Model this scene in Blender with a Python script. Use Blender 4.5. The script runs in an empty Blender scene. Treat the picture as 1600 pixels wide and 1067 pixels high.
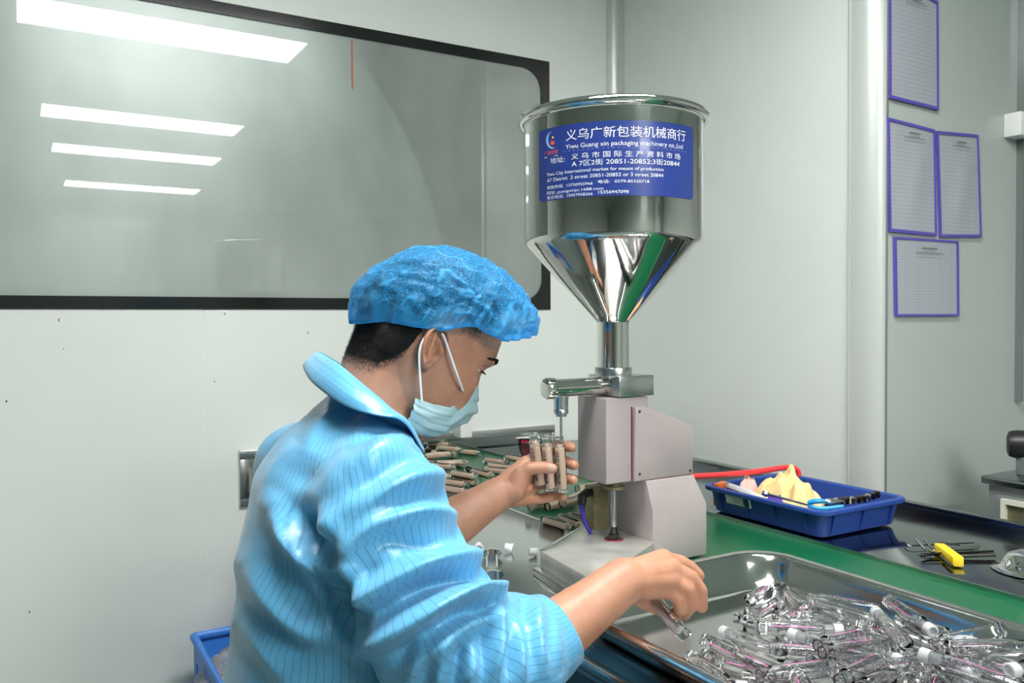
import bpy, bmesh, math, random
import numpy as np
from mathutils import Vector, Matrix, noise as mnoise

# ------------------------------------------------------------------ camera, world, light, exposure
S = bpy.context.scene
COL = S.collection
PI = math.pi
F_PX = 1300.0
EYE = Vector((0, 0, 1.2))
YAW = math.radians(30.6)            # camera looks 30.6 deg to the right of +Y
PITCH = math.radians(1.45)
ROLL = math.radians(0.35)
_f = Vector((math.sin(YAW) * math.cos(PITCH), math.cos(YAW) * math.cos(PITCH), -math.sin(PITCH)))
_r0 = Vector((math.cos(YAW), -math.sin(YAW), 0))
_u0 = _r0.cross(_f)
CR = _r0 * math.cos(ROLL) - _u0 * math.sin(ROLL)
CU = _u0 * math.cos(ROLL) + _r0 * math.sin(ROLL)
CF = _f
cam_d = bpy.data.cameras.new('camera')
cam_d.sensor_width = 36.0
cam_d.lens = F_PX / 1600 * 36.0
cam_d.clip_start = 0.05
cam = bpy.data.objects.new('camera', cam_d)
M3 = Matrix((CR, CU, -CF)).transposed()
cam.matrix_world = Matrix.Translation(EYE) @ M3.to_4x4()
COL.objects.link(cam)
S.camera = cam

W = bpy.data.worlds.new('world')
S.world = W
W.use_nodes = True
W.node_tree.nodes['Background'].inputs['Color'].default_value = (0.80, 0.88, 0.86, 1)
W.node_tree.nodes['Background'].inputs['Strength'].default_value = 0.02
S.view_settings.view_transform = 'Standard'
S.view_settings.look = 'None'
S.view_settings.gamma = 1.0
S.view_settings.use_curve_mapping = False
S.view_settings.exposure = 0.0
S.cycles.max_bounces = 20
S.cycles.transmission_bounces = 20
S.cycles.transparent_max_bounces = 12
LED = 45.0          # radiance of the ceiling LED panels


def ray(px, py):
    d = CF + CR * ((px - 800) / F_PX) + CU * ((533.5 - py) / F_PX)
    return d


def P(px, py, depth):
    """Point of the place that is `depth` metres along the view axis at that pixel."""
    return EYE + ray(px, py) * depth


def onZ(px, py, z):
    d = ray(px, py)
    return EYE + d * ((z - EYE.z) / d.z)


def onX(px, py, x):
    d = ray(px, py)
    return EYE + d * (x / d.x)


def onY(px, py, y):
    d = ray(px, py)
    return EYE + d * (y / d.y)


def proj(p):
    v = Vector(p) - EYE
    z = v.dot(CF)
    return (800 + F_PX * v.dot(CR) / z, 533.5 - F_PX * v.dot(CU) / z, z)


# ------------------------------------------------------------------ materials
MATS = {}


def nd(nt, t, **kw):
    n = nt.nodes.new(t)
    for k, v in kw.items():
        if k in n.inputs.keys():
            n.inputs[k].default_value = v
        else:
            setattr(n, k, v)
    return n


def mat(name, col, rough=0.5, metal=0.0, var=0.0, vscale=8.0, bump=0.0, bscale=60.0, coat=0.0, rvar=0.0,
        trans=0.0, ior=1.45, sss=0.0, emis=None, aniso=None, spec=0.5, sheen=0.0, bdist=0.002):
    m = bpy.data.materials.new(name)
    m.use_nodes = True
    nt = m.node_tree
    b = nt.nodes['Principled BSDF']
    b.inputs['Base Color'].default_value = (*col, 1)
    b.inputs['Roughness'].default_value = rough
    b.inputs['Metallic'].default_value = metal
    b.inputs['IOR'].default_value = ior
    b.inputs['Transmission Weight'].default_value = trans
    b.inputs['Coat Weight'].default_value = coat
    b.inputs['Coat Roughness'].default_value = 0.08
    b.inputs['Specular IOR Level'].default_value = spec
    b.inputs['Sheen Weight'].default_value = sheen
    if sss:
        b.inputs['Subsurface Weight'].default_value = sss
        b.inputs['Subsurface Radius'].default_value = (0.012, 0.005, 0.003)
        b.inputs['Subsurface Scale'].default_value = 0.4
    if emis:
        b.inputs['Emission Color'].default_value = (*emis[0], 1)
        b.inputs['Emission Strength'].default_value = emis[1]
    tc = nd(nt, 'ShaderNodeTexCoord')
    if var or rvar:
        n = nd(nt, 'ShaderNodeTexNoise', Scale=vscale, Detail=5.0, Roughness=0.6)
        mp = nd(nt, 'ShaderNodeMapping')
        if aniso:
            mp.inputs['Scale'].default_value = aniso
        nt.links.new(tc.outputs['Object'], mp.inputs['Vector'])
        nt.links.new(mp.outputs['Vector'], n.inputs['Vector'])
        if var:
            cr = nd(nt, 'ShaderNodeMapRange')
            cr.inputs['From Min'].default_value = 0.3
            cr.inputs['From Max'].default_value = 0.7
            cr.inputs['To Min'].default_value = 1 - var
            cr.inputs['To Max'].default_value = 1 + var
            nt.links.new(n.outputs['Fac'], cr.inputs['Value'])
            vm = nd(nt, 'ShaderNodeVectorMath', operation='SCALE')
            vm.inputs[0].default_value = col
            nt.links.new(cr.outputs['Result'], vm.inputs['Scale'])
            nt.links.new(vm.outputs['Vector'], b.inputs['Base Color'])
        if rvar:
            rr = nd(nt, 'ShaderNodeMapRange')
            rr.inputs['From Min'].default_value = 0.3
            rr.inputs['From Max'].default_value = 0.7
            rr.inputs['To Min'].default_value = max(0.02, rough - rvar)
            rr.inputs['To Max'].default_value = rough + rvar
            nt.links.new(n.outputs['Fac'], rr.inputs['Value'])
            nt.links.new(rr.outputs['Result'], b.inputs['Roughness'])
    if bump:
        n2 = nd(nt, 'ShaderNodeTexNoise', Scale=bscale, Detail=4.0)
        bp = nd(nt, 'ShaderNodeBump', Strength=bump, Distance=bdist)
        mp2 = nd(nt, 'ShaderNodeMapping')
        if aniso:
            mp2.inputs['Scale'].default_value = aniso
        nt.links.new(tc.outputs['Object'], mp2.inputs['Vector'])
        nt.links.new(mp2.outputs['Vector'], n2.inputs['Vector'])
        nt.links.new(n2.outputs['Fac'], bp.inputs['Height'])
        nt.links.new(bp.outputs['Normal'], b.inputs['Normal'])
    MATS[name] = m
    return m


def speckled(name, col, spot, rough=0.4, scale=35.0, thr=0.70, metal=0.0, var=0.05):
    """Painted metal with chips and spots: a base colour and a spot colour by thresholded noise."""
    m = mat(name, col, rough, metal)
    nt = m.node_tree
    b = nt.nodes['Principled BSDF']
    tc = nd(nt, 'ShaderNodeTexCoord')
    n = nd(nt, 'ShaderNodeTexNoise', Scale=scale, Detail=6.0, Roughness=0.65)
    nt.links.new(tc.outputs['Object'], n.inputs['Vector'])
    r = nd(nt, 'ShaderNodeValToRGB')
    r.color_ramp.elements[0].position = thr
    r.color_ramp.elements[1].position = thr + 0.05
    nt.links.new(n.outputs['Fac'], r.inputs['Fac'])
    n3 = nd(nt, 'ShaderNodeTexNoise', Scale=6.0, Detail=4.0)
    nt.links.new(tc.outputs['Object'], n3.inputs['Vector'])
    mr = nd(nt, 'ShaderNodeMapRange')
    mr.inputs['To Min'].default_value = 1 - var * 2
    mr.inputs['To Max'].default_value = 1 + var * 2
    nt.links.new(n3.outputs['Fac'], mr.inputs['Value'])
    vm = nd(nt, 'ShaderNodeVectorMath', operation='SCALE')
    vm.inputs[0].default_value = col
    nt.links.new(mr.outputs['Result'], vm.inputs['Scale'])
    mx = nd(nt, 'ShaderNodeMix', data_type='RGBA')
    nt.links.new(r.outputs['Color'], mx.inputs['Factor'])
    nt.links.new(vm.outputs['Vector'], mx.inputs['A'])
    mx.inputs['B'].default_value = (*spot, 1)
    nt.links.new(mx.outputs['Result'], b.inputs['Base Color'])
    return m


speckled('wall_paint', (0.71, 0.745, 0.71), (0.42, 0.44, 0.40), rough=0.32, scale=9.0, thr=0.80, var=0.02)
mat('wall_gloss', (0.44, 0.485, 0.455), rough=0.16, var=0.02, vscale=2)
mat('ceiling_paint', (0.72, 0.77, 0.74), rough=0.5)
mat('floor_epoxy', (0.18, 0.24, 0.22), rough=0.25, var=0.05)
mat('alu', (0.55, 0.58, 0.55), rough=0.32, metal=0.2)
mat('alu_trim', (0.72, 0.74, 0.73), rough=0.2, metal=1.0)
mat('black_gloss', (0.012, 0.014, 0.013), rough=0.12)
mat('black_plastic', (0.015, 0.015, 0.016), rough=0.4)
mat('steel_bench', (0.48, 0.50, 0.49), rough=0.16, metal=1.0, var=0.06, vscale=5, rvar=0.05)
mat('steel_bench_dark', (0.26, 0.285, 0.29), rough=0.14, metal=1.0, var=0.06, vscale=5, rvar=0.05)  # dark wall mirrored in the rear worktop is put into this base colour
mat('steel_edge', (0.55, 0.55, 0.53), rough=0.2, metal=1.0, var=0.1, vscale=20)
mat('steel_polish', (0.70, 0.69, 0.66), rough=0.045, metal=1.0, bump=0.12, bscale=9.0)
mat('steel_brushed', (0.58, 0.58, 0.57), rough=0.26, metal=1.0, var=0.08, vscale=40, aniso=(1, 1, 8), bump=0.1, bscale=120)
mat('steel_tray', (0.62, 0.62, 0.60), rough=0.13, metal=1.0, var=0.05, vscale=6, bump=0.15, bscale=12.0, rvar=0.05)
mat('steel_plate', (0.60, 0.59, 0.55), rough=0.42, metal=0.7, var=0.15, vscale=14, rvar=0.1)
mat('chrome', (0.72, 0.72, 0.72), rough=0.06, metal=1.0)
mat('dark_steel', (0.10, 0.095, 0.09), rough=0.3, metal=1.0)
mat('teal_skirt', (0.06, 0.12, 0.15), rough=0.35)
mat('belt_green', (0.003, 0.095, 0.036), rough=0.32, var=0.08, vscale=30, bump=0.05, bscale=300)
speckled('machine_paint', (0.41, 0.355, 0.352), (0.17, 0.07, 0.07), rough=0.45, scale=34.0, thr=0.69, var=0.16)
mat('red_crayon', (0.50, 0.10, 0.05), rough=0.6)
mat('stain_orange', (0.55, 0.25, 0.14), rough=0.6)
mat('joint_red', (0.16, 0.03, 0.045), rough=0.5)
mat('brass', (0.24, 0.215, 0.12), rough=0.45, metal=0.6, var=0.2, vscale=50)
mat('tube_blue', (0.05, 0.03, 0.35), rough=0.25)
mat('label_blue', (0.020, 0.042, 0.215), rough=0.3, coat=0.4)
mat('print_white', (0.66, 0.68, 0.72), rough=0.5)
mat('print_red', (0.62, 0.10, 0.08), rough=0.5)
mat('print_sky', (0.25, 0.42, 0.75), rough=0.5)
mat('print_yellow', (0.75, 0.55, 0.08), rough=0.5)
mat('print_black', (0.02, 0.02, 0.025), rough=0.5)
mat('print_pink', (0.75, 0.12, 0.45), rough=0.5)
mat('crate_blue', (0.018, 0.055, 0.26), rough=0.38, var=0.12, vscale=12)
mat('basket_blue', (0.05, 0.24, 0.76), rough=0.4)
mat('poster_frame', (0.11, 0.075, 0.42), rough=0.4)
mat('white_plastic', (0.80, 0.81, 0.80), rough=0.4)
mat('cap_white', (0.90, 0.91, 0.92), rough=0.35, sss=0.3)
mat('yellow_plastic', (0.80, 0.58, 0.02), rough=0.4)
mat('cloth_yellow', (0.80, 0.60, 0.28), rough=0.8, var=0.08, vscale=25)
mat('cloth_purple', (0.10, 0.04, 0.32), rough=0.8)
mat('hose_red', (0.85, 0.05, 0.06), rough=0.3)
mat('cloth_pink', (0.80, 0.50, 0.45), rough=0.7)
mat('orange_plastic', (0.85, 0.20, 0.03), rough=0.4)
mat('paper_white', (0.80, 0.80, 0.79), rough=0.6)
mat('handle_blue', (0.02, 0.28, 0.55), rough=0.3)
mat('liquid', (0.94, 0.70, 0.52), rough=0.4, sss=0.1)
mat('cabinet_grey', (0.22, 0.24, 0.24), rough=0.25, metal=0.3)
mat('cream', (0.66, 0.65, 0.55), rough=0.5)
mat('clear', (0.99, 0.985, 1.0), rough=0.015, trans=1.0, ior=1.33)
mat('plug', (0.86, 0.88, 0.90), rough=0.25, trans=0.55, ior=1.35)
mat('film', (0.95, 0.95, 0.96), rough=0.12, trans=0.75, ior=1.2)
mat('display', (0.01, 0.005, 0.005), rough=0.2)
mat('led_red', (0.5, 0.0, 0.03), rough=0.4, emis=((1.0, 0.02, 0.12), 0.12))
mat('led_panel', (0.9, 0.9, 0.9), rough=0.5, emis=((1.0, 1.0, 0.975), LED))
mat('lamp_grey', (0.75, 0.77, 0.76), rough=0.4)


def paper_mat(name, base, cell=(0.5, 0.09), dens=0.55):
    """Printed sheet behind a plastic cover: faint table grid and text rows (flat print)."""
    m = mat(name, base, rough=0.35, coat=0.9)
    nt = m.node_tree
    b = nt.nodes['Principled BSDF']
    tc = nd(nt, 'ShaderNodeTexCoord')
    br = nd(nt, 'ShaderNodeTexBrick', Scale=1.0, offset=0.0)
    br.inputs['Mortar Size'].default_value = 0.006
    br.inputs['Brick Width'].default_value = cell[0] * 0.35
    br.inputs['Row Height'].default_value = cell[1] * 0.4
    br.inputs['Color1'].default_value = (*base, 1)
    br.inputs['Color2'].default_value = (*base, 1)
    br.inputs['Mortar'].default_value = (*[c * 0.88 for c in base], 1)
    sx = nd(nt, 'ShaderNodeSeparateXYZ')
    cx = nd(nt, 'ShaderNodeCombineXYZ')
    nt.links.new(tc.outputs['Generated'], sx.inputs[0])
    nt.links.new(sx.outputs['X'], cx.inputs['X'])
    nt.links.new(sx.outputs['Z'], cx.inputs['Y'])
    nt.links.new(cx.outputs[0], br.inputs['Vector'])
    mp = nd(nt, 'ShaderNodeMapping')
    mp.inputs['Scale'].default_value = (45, 70, 1)
    nt.links.new(cx.outputs[0], mp.inputs['Vector'])
    n = nd(nt, 'ShaderNodeTexNoise', Scale=1.0, Detail=2.0)
    nt.links.new(mp.outputs['Vector'], n.inputs['Vector'])
    r = nd(nt, 'ShaderNodeValToRGB')
    r.color_ramp.elements[0].position = dens
    r.color_ramp.elements[0].color = (1, 1, 1, 1)
    r.color_ramp.elements[1].position = dens + 0.12
    r.color_ramp.elements[1].color = (0.92, 0.92, 0.93, 1)
    nt.links.new(n.outputs['Fac'], r.inputs['Fac'])
    mx = nd(nt, 'ShaderNodeMix', data_type='RGBA', blend_type='MULTIPLY')
    mx.inputs['Factor'].default_value = 1.0
    nt.links.new(br.outputs['Color'], mx.inputs['A'])
    nt.links.new(r.outputs['Color'], mx.inputs['B'])
    nt.links.new(mx.outputs['Result'], b.inputs['Base Color'])
    return m


paper_mat('poster_paper', (0.40, 0.425, 0.47))


def pane_mat():
    """Dirty double glazing: mirror reflection by Fresnel, a wide glossy lobe from the grime, grey dust, some see-through."""
    m = bpy.data.materials.new('window_pane')
    m.use_nodes = True
    nt = m.node_tree
    nt.nodes.clear()
    out = nd(nt, 'ShaderNodeOutputMaterial')
    tc = nd(nt, 'ShaderNodeTexCoord')
    n1 = nd(nt, 'ShaderNodeTexNoise', Scale=1.7, Detail=4.0, Roughness=0.5, Distortion=0.25)
    mp = nd(nt, 'ShaderNodeMapping')
    mp.inputs['Scale'].default_value = (1.0, 1.0, 0.6)
    nt.links.new(tc.outputs['Object'], mp.inputs['Vector'])
    nt.links.new(mp.outputs['Vector'], n1.inputs['Vector'])
    mr = nd(nt, 'ShaderNodeMapRange')
    mr.inputs['From Min'].default_value = 0.3
    mr.inputs['From Max'].default_value = 0.72
    mr.inputs['To Min'].default_value = 0.34
    mr.inputs['To Max'].default_value = 0.60
    nt.links.new(n1.outputs['Fac'], mr.inputs['Value'])
    tr = nd(nt, 'ShaderNodeBsdfTransparent')
    tr.inputs['Color'].default_value = (0.80, 0.86, 0.83, 1)
    df = nd(nt, 'ShaderNodeBsdfDiffuse')
    df.inputs['Color'].default_value = (0.47, 0.525, 0.49, 1)
    mx1 = nd(nt, 'ShaderNodeMixShader')
    nt.links.new(mr.outputs['Result'], mx1.inputs['Fac'])
    nt.links.new(tr.outputs[0], mx1.inputs[1])
    nt.links.new(df.outputs[0], mx1.inputs[2])
    # grime haze
    g2 = nd(nt, 'ShaderNodeBsdfGlossy', Roughness=0.36)
    g2.inputs['Color'].default_value = (0.9, 1.0, 0.96, 1)
    mr2 = nd(nt, 'ShaderNodeMapRange')
    mr2.inputs['From Min'].default_value = 0.35
    mr2.inputs['From Max'].default_value = 0.7
    mr2.inputs['To Min'].default_value = 0.04
    mr2.inputs['To Max'].default_value = 0.14
    nt.links.new(n1.outputs['Fac'], mr2.inputs['Value'])
    mx2 = nd(nt, 'ShaderNodeMixShader')
    nt.links.new(mr2.outputs['Result'], mx2.inputs['Fac'])
    nt.links.new(mx1.outputs[0], mx2.inputs[1])
    nt.links.new(g2.outputs[0], mx2.inputs[2])
    g1 = nd(nt, 'ShaderNodeBsdfGlossy', Roughness=0.012)
    fr = nd(nt, 'ShaderNodeFresnel', IOR=2.25)
    mx3 = nd(nt, 'ShaderNodeMixShader')
    nt.links.new(fr.outputs[0], mx3.inputs['Fac'])
    nt.links.new(mx2.outputs[0], mx3.inputs[1])
    nt.links.new(g1.outputs[0], mx3.inputs[2])
    nt.links.new(mx3.outputs[0], out.inputs['Surface'])
    MATS['window_pane'] = m


pane_mat()


# ------------------------------------------------------------------ mesh builder
class MB:
    def __init__(s):
        s.v = []
        s.f = []

    def add(s, vs, fs):
        o = len(s.v)
        s.v += [tuple(v) for v in vs]
        s.f += [tuple(i + o for i in f) for f in fs]
        return s

    def box(s, x0, x1, y0, y1, z0, z1, T=None):
        vs = [Vector(p) for p in ((x0, y0, z0), (x1, y0, z0), (x1, y1, z0), (x0, y1, z0), (x0, y0, z1), (x1, y0, z1), (x1, y1, z1), (x0, y1, z1))]
        if T:
            vs = [T @ v for v in vs]
        return s.add(vs, ((3, 2, 1, 0), (4, 5, 6, 7), (0, 1, 5, 4), (1, 2, 6, 5), (2, 3, 7, 6), (3, 0, 4, 7)))

    def prism(s, poly, axis, a0, a1, T=None):
        """extrude polygon (2-D) along axis ('x','y','z') from a0 to a1"""
        n = len(poly)

        def mk(p, a):
            if axis == 'z':
                return Vector((p[0], p[1], a))
            if axis == 'y':
                return Vector((p[0], a, p[1]))
            return Vector((a, p[0], p[1]))
        vs = [mk(p, a0) for p in poly] + [mk(p, a1) for p in poly]
        if T:
            vs = [T @ v for v in vs]
        fs = [tuple(range(n)), tuple(range(2 * n - 1, n - 1, -1))]
        fs += [(i, i + n, (i + 1) % n + n, (i + 1) % n) for i in range(n)]
        return s.add(vs, fs)

    def rings(s, rings, closed=True, cap0=True, cap1=True):
        n = len(rings[0])
        vs = [p for r in rings for p in r]
        fs = []
        for k in range(len(rings) - 1):
            for i in range(n if closed else n - 1):
                j = (i + 1) % n
                fs.append((k * n + i, k * n + j, (k + 1) * n + j, (k + 1) * n + i))
        if cap0:
            fs.append(tuple(range(n - 1, -1, -1)))
        if cap1:
            m = (len(rings) - 1) * n
            fs.append(tuple(range(m, m + n)))
        return s.add(vs, fs)

    def lathe(s, prof, n=32, T=None, cap0=True, cap1=True):
        rs = []
        for r, z in prof:
            ring = [Vector((r * math.cos(2 * PI * i / n), r * math.sin(2 * PI * i / n), z)) for i in range(n)]
            if T:
                ring = [T @ p for p in ring]
            rs.append(ring)
        return s.rings(rs, True, cap0, cap1)

    def tube(s, pts, rad, n=12, cap=True):
        pts = [Vector(p) for p in pts]
        m = len(pts)
        if not hasattr(rad, '__len__'):
            rad = [rad] * m
        rs = []
        prev = None
        for k in range(m):
            t = (pts[min(k + 1, m - 1)] - pts[max(k - 1, 0)]).normalized()
            if prev is None:
                a = t.orthogonal().normalized()
            else:
                a = (prev - t * prev.dot(t)).normalized()
            prev = a
            b = t.cross(a)
            rs.append([pts[k] + (a * math.cos(2 * PI * i / n) + b * math.sin(2 * PI * i / n)) * rad[k] for i in range(n)])
        return s.rings(rs, True, cap, cap)

    def mesh(s, name, fix=True):
        me = bpy.data.meshes.new(name)
        me.from_pydata(s.v, [], s.f)
        if fix:
            bm = bmesh.new()
            bm.from_mesh(me)
            bmesh.ops.recalc_face_normals(bm, faces=bm.faces)
            bm.to_mesh(me)
            bm.free()
        return me

    def build(s, name, m, parent=None, smooth=True, bevel=0.0, seg=2, fix=True, ang=35):
        return link_mesh(name, s.mesh(name, fix), m, parent, smooth, bevel, seg, ang)


def link_mesh(name, me, m, parent=None, smooth=True, bevel=0.0, seg=2, ang=35):
    if m:
        me.materials.append(MATS[m] if isinstance(m, str) else m)
    if bevel:
        bm = bmesh.new()
        bm.from_mesh(me)
        ed = [e for e in bm.edges if len(e.link_faces) == 2 and e.calc_face_angle(0) > math.radians(30)]
        bmesh.ops.bevel(bm, geom=ed, offset=bevel, segments=seg, affect='EDGES', profile=0.5, clamp_overlap=True)
        bm.to_mesh(me)
        bm.free()
    o = bpy.data.objects.new(name, me)
    COL.objects.link(o)
    if smooth:
        me.shade_smooth()
        me.set_sharp_from_angle(angle=math.radians(ang))
    if parent:
        o.parent = parent
        o.matrix_parent_inverse = parent_world(parent).inverted()
    return o


def parent_world(p):
    m = p.matrix_basis.copy()
    while p.parent:
        m = p.parent.matrix_basis @ p.matrix_parent_inverse @ m
        p = p.parent
    return m


def tag(o, label=None, cat=None, group=None, kind=None):
    if label:
        o['label'] = label
    if cat:
        o['category'] = cat
    if group:
        o['group'] = group
    if kind:
        o['kind'] = kind
    return o


def empty(name, loc, label=None, cat=None, group=None, kind=None, T=None):
    o = bpy.data.objects.new(name, None)
    o.empty_display_size = 0.02
    o.matrix_basis = T if T else Matrix.Translation(Vector(loc))
    COL.objects.link(o)
    return tag(o, label, cat, group, kind)


def struct(o, label=None):
    return tag(o, label, None, None, 'structure')


def zto(d):
    """rotation taking +Z to direction d"""
    return Vector((0, 0, 1)).rotation_difference(Vector(d).normalized()).to_matrix().to_4x4()


def rot(ax, deg):
    return Matrix.Rotation(math.radians(deg), 4, ax)


def spline(pts, n=40):
    """Catmull-Rom through points"""
    pts = [Vector(p) for p in pts]
    q = [pts[0] * 2 - pts[1]] + pts + [pts[-1] * 2 - pts[-2]]
    out = []
    m = len(pts) - 1
    for k in range(n + 1):
        t = k / n * m
        i = min(int(t), m - 1)
        t -= i
        a, b, c, d = q[i:i + 4]
        out.append(0.5 * ((2 * b) + (c - a) * t + (2 * a - 5 * b + 4 * c - d) * t * t + (3 * b - a - 3 * c + d) * t ** 3))
    return out


def text_mesh(txt, name='print', bold=0.0):
    """Text with the built-in font as a flat mesh; returns (verts array, faces) scaled so that cap height is about 1."""
    cu = bpy.data.curves.new(name, 'FONT')
    cu.body = txt
    cu.size = 1.0
    cu.offset = bold
    cu.resolution_u = 3
    o = bpy.data.objects.new(name, cu)
    COL.objects.link(o)
    dg = bpy.context.evaluated_depsgraph_get()
    me = bpy.data.meshes.new_from_object(o.evaluated_get(dg))
    v = np.array([x.co[:] for x in me.vertices]).reshape(-1, 3)
    f = [tuple(p.vertices) for p in me.polygons]
    bpy.data.objects.remove(o)
    bpy.data.curves.remove(cu)
    bpy.data.meshes.remove(me)
    return v, f


def apply_mods(o):
    dg = bpy.context.evaluated_depsgraph_get()
    dg.update()
    me = bpy.data.meshes.new_from_object(o.evaluated_get(dg))
    old = o.data
    o.modifiers.clear()
    o.data = me
    bpy.data.meshes.remove(old)
    return o
# ------------------------------------------------------------------ the setting
YW = 2.45      # window wall
XS = 1.90      # side wall of the pier
YP = 1.37      # wall with the notices
CEIL = 2.6
BZ = 0.775     # bench top
WX0, WX1, WZ0, WZ1 = -0.95, 1.605, 1.237, 2.10      # window
HX0, HX1, HZ0, HZ1 = 0.534, 1.616, 0.690, 0.832     # hatch

struct(MB().box(-6, 4.5, -6, 5.5, -0.05, 0).build('floor', 'floor_epoxy', smooth=False))
struct(MB().box(-6, 4.5, -6, 5.5, CEIL, CEIL + 0.05).build('ceiling', 'ceiling_paint', smooth=False))
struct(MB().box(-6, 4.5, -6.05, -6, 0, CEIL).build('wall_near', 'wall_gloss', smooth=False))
struct(MB().box(-6.05, -6, -6.05, 5.55, 0, CEIL).build('wall_left', 'wall_paint', smooth=False))
struct(MB().box(4.5, 4.55, -6.05, 5.55, 0, CEIL).build('wall_right', 'wall_paint', smooth=False))
struct(MB().box(-6, 4.5, 5.5, 5.55, 0, CEIL).build('wall_beyond', 'wall_paint', smooth=False))

wf = struct(empty('wall_far', (0, YW, 0)))
T0, T1 = YW, YW + 0.05


def panel(*boxes):
    b = MB()
    for (x0, x1, z0, z1) in boxes:
        b.box(x0, x1, T0, T1, z0, z1)
    return b.build('wall_panel', 'wall_paint', wf, smooth=False)


g = 0.0012
panel((-6, -0.704 - g, 0, WZ0 - 0.003))
panel((-0.704 + g, 0.446 - g, 0, WZ0 - 0.003))
panel((0.446 + g, HX0, 0, WZ0 - 0.003), (HX0, HX1, 0, HZ0), (HX0, HX1, HZ1, WZ0 - 0.003), (HX1, XS, 0, WZ0 - 0.003))
panel((-6, WX0, WZ0, CEIL))
panel((WX0, WX1, WZ1, CEIL))
panel((WX1, XS, WZ0, CEIL))
for x in (-0.704, 0.446):
    MB().box(x - g, x + g, T0 + 0.0015, T1, 0, WZ0).build('panel_joint', 'white_plastic', wf, smooth=False)
MB().box(-6, XS, T0 + 0.0015, T1, WZ0 - 0.003, WZ0).build('panel_joint', 'white_plastic', wf, smooth=False)

struct(MB().box(XS, XS + 0.05, YP + 0.07, 5.5, 0, CEIL).build('wall_side', 'wall_paint', smooth=False))
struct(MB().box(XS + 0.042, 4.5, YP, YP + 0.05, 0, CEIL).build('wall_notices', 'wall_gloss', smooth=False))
# rounded aluminium corner cover of the pier
cc = []
for k in range(13):
    a = k / 12 * PI / 2
    cc.append((XS + 0.042 - 0.046 * math.cos(a), YP + 0.078 - 0.080 * math.sin(a)))
poly = cc + [(XS + 0.042, YP + 0.078)]
t = MB().prism(poly, 'z', 0, CEIL).build('trim_1', 'alu', ang=50)
struct(t)
MB().box(XS + 0.0375, XS + 0.042, YP - 0.0045, YP + 0.01, 0, CEIL).build('edge_bead', 'cabinet_grey', t, smooth=False)
MB().box(XS - 0.006, XS + 0.01, YP + 0.076, YP + 0.082, 0, CEIL).build('edge_bead', 'alu', t, smooth=False)
# concave cove strip in the inner corner
R = 0.045
poly = [(XS, YW)] + [(XS - R + R * math.sin(k / 8 * PI / 2), YW - R + R * math.cos(k / 8 * PI / 2)) for k in range(9)][::1]
poly = [(XS + 0.002, YW + 0.002), (XS - R, YW + 0.002)] + [(XS - R + R * math.sin(k / 8 * PI / 2) * 1.0, YW - 0.004 - (R - R * math.cos(k / 8 * PI / 2))) for k in range(9)] + [(XS + 0.002, YW - R)]
struct(MB().prism(poly, 'z', 0, CEIL).build('trim_2', 'alu', ang=50))

# ---- window_1: black border printed on glass, silver spacer, pane
wn = struct(empty('window_1', (0.3, YW, WZ0)))


def rrect(x0, x1, z0, z1, r, n=8):
    out = []
    for cx, cz, a0 in ((x1 - r, z1 - r, 0), (x0 + r, z1 - r, 90), (x0 + r, z0 + r, 180), (x1 - r, z0 + r, 270)):
        for k in range(n + 1):
            a = math.radians(a0 + 90 * k / n)
            out.append((cx + r * math.cos(a), cz + r * math.sin(a)))
    return out


def ring_prism(outer, inner, y0, y1):
    n = len(outer)
    vs = [Vector((p[0], y, p[1])) for y in (y0, y1) for p in outer] + [Vector((p[0], y, p[1])) for y in (y0, y1) for p in inner]
    fs = []
    for i in range(n):
        j = (i + 1) % n
        fs += [(i, j, j + n, i + n), (2 * n + i, 3 * n + i, 3 * n + j, 2 * n + j), (i, 2 * n + i, 2 * n + j, j), (n + i, n + j, 3 * n + j, 3 * n + i)]
    return MB().add(vs, fs)


bt = 0.034
outer = rrect(WX0, WX1, WZ0, WZ1, 0.003)
inner = rrect(WX0 + bt, WX1 - bt, WZ0 + bt, WZ1 - bt, 0.075)
ring_prism(outer, inner, YW - 0.004, YW + 0.012).build('window_border', 'black_gloss', wn, ang=30)
inner2 = rrect(WX0 + bt + 0.014, WX1 - bt - 0.014, WZ0 + bt + 0.014, WZ1 - bt - 0.014, 0.07)
ring_prism(inner, inner2, YW + 0.008, YW + 0.024).build('spacer_bar', 'alu_trim', wn, ang=30)
poly = rrect(WX0 + bt - 0.002, WX1 - bt + 0.002, WZ0 + bt - 0.002, WZ1 - bt + 0.002, 0.074)
MB().prism(poly, 'y', YW + 0.001, YW + 0.004).build('pane', 'window_pane', wn, smooth=False)
# red marks drawn on the glass
a = onY(550, 62, YW)
MB().box(a.x - 0.002, a.x + 0.002, YW - 0.0005, YW + 0.0005, a.z - 0.150, a.z).build('red_mark', 'red_crayon', wn, smooth=False)

# small stains and a screw head on the panels
for (px, py, r, mt) in ((92, 500, 0.0042, 'stain_orange'), (10, 627, 0.003, 'joint_red'), (351, 489, 0.0045, 'steel_brushed'), (481, 520, 0.003, 'cabinet_grey'), (99, 545, 0.002, 'cabinet_grey'), (335, 596, 0.0025, 'cabinet_grey'), (46, 956, 0.003, 'cabinet_grey')):
    q = onY(px, py, YW)
    T = Matrix.Translation(q) @ rot('X', 90) @ Matrix.Diagonal((0.6, 1.2, 1, 1))
    MB().lathe([(r, -0.0005), (r, 0.0006), (r * 0.6, 0.0010)], 9, T).build('wall_mark', mt, wf)

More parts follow.
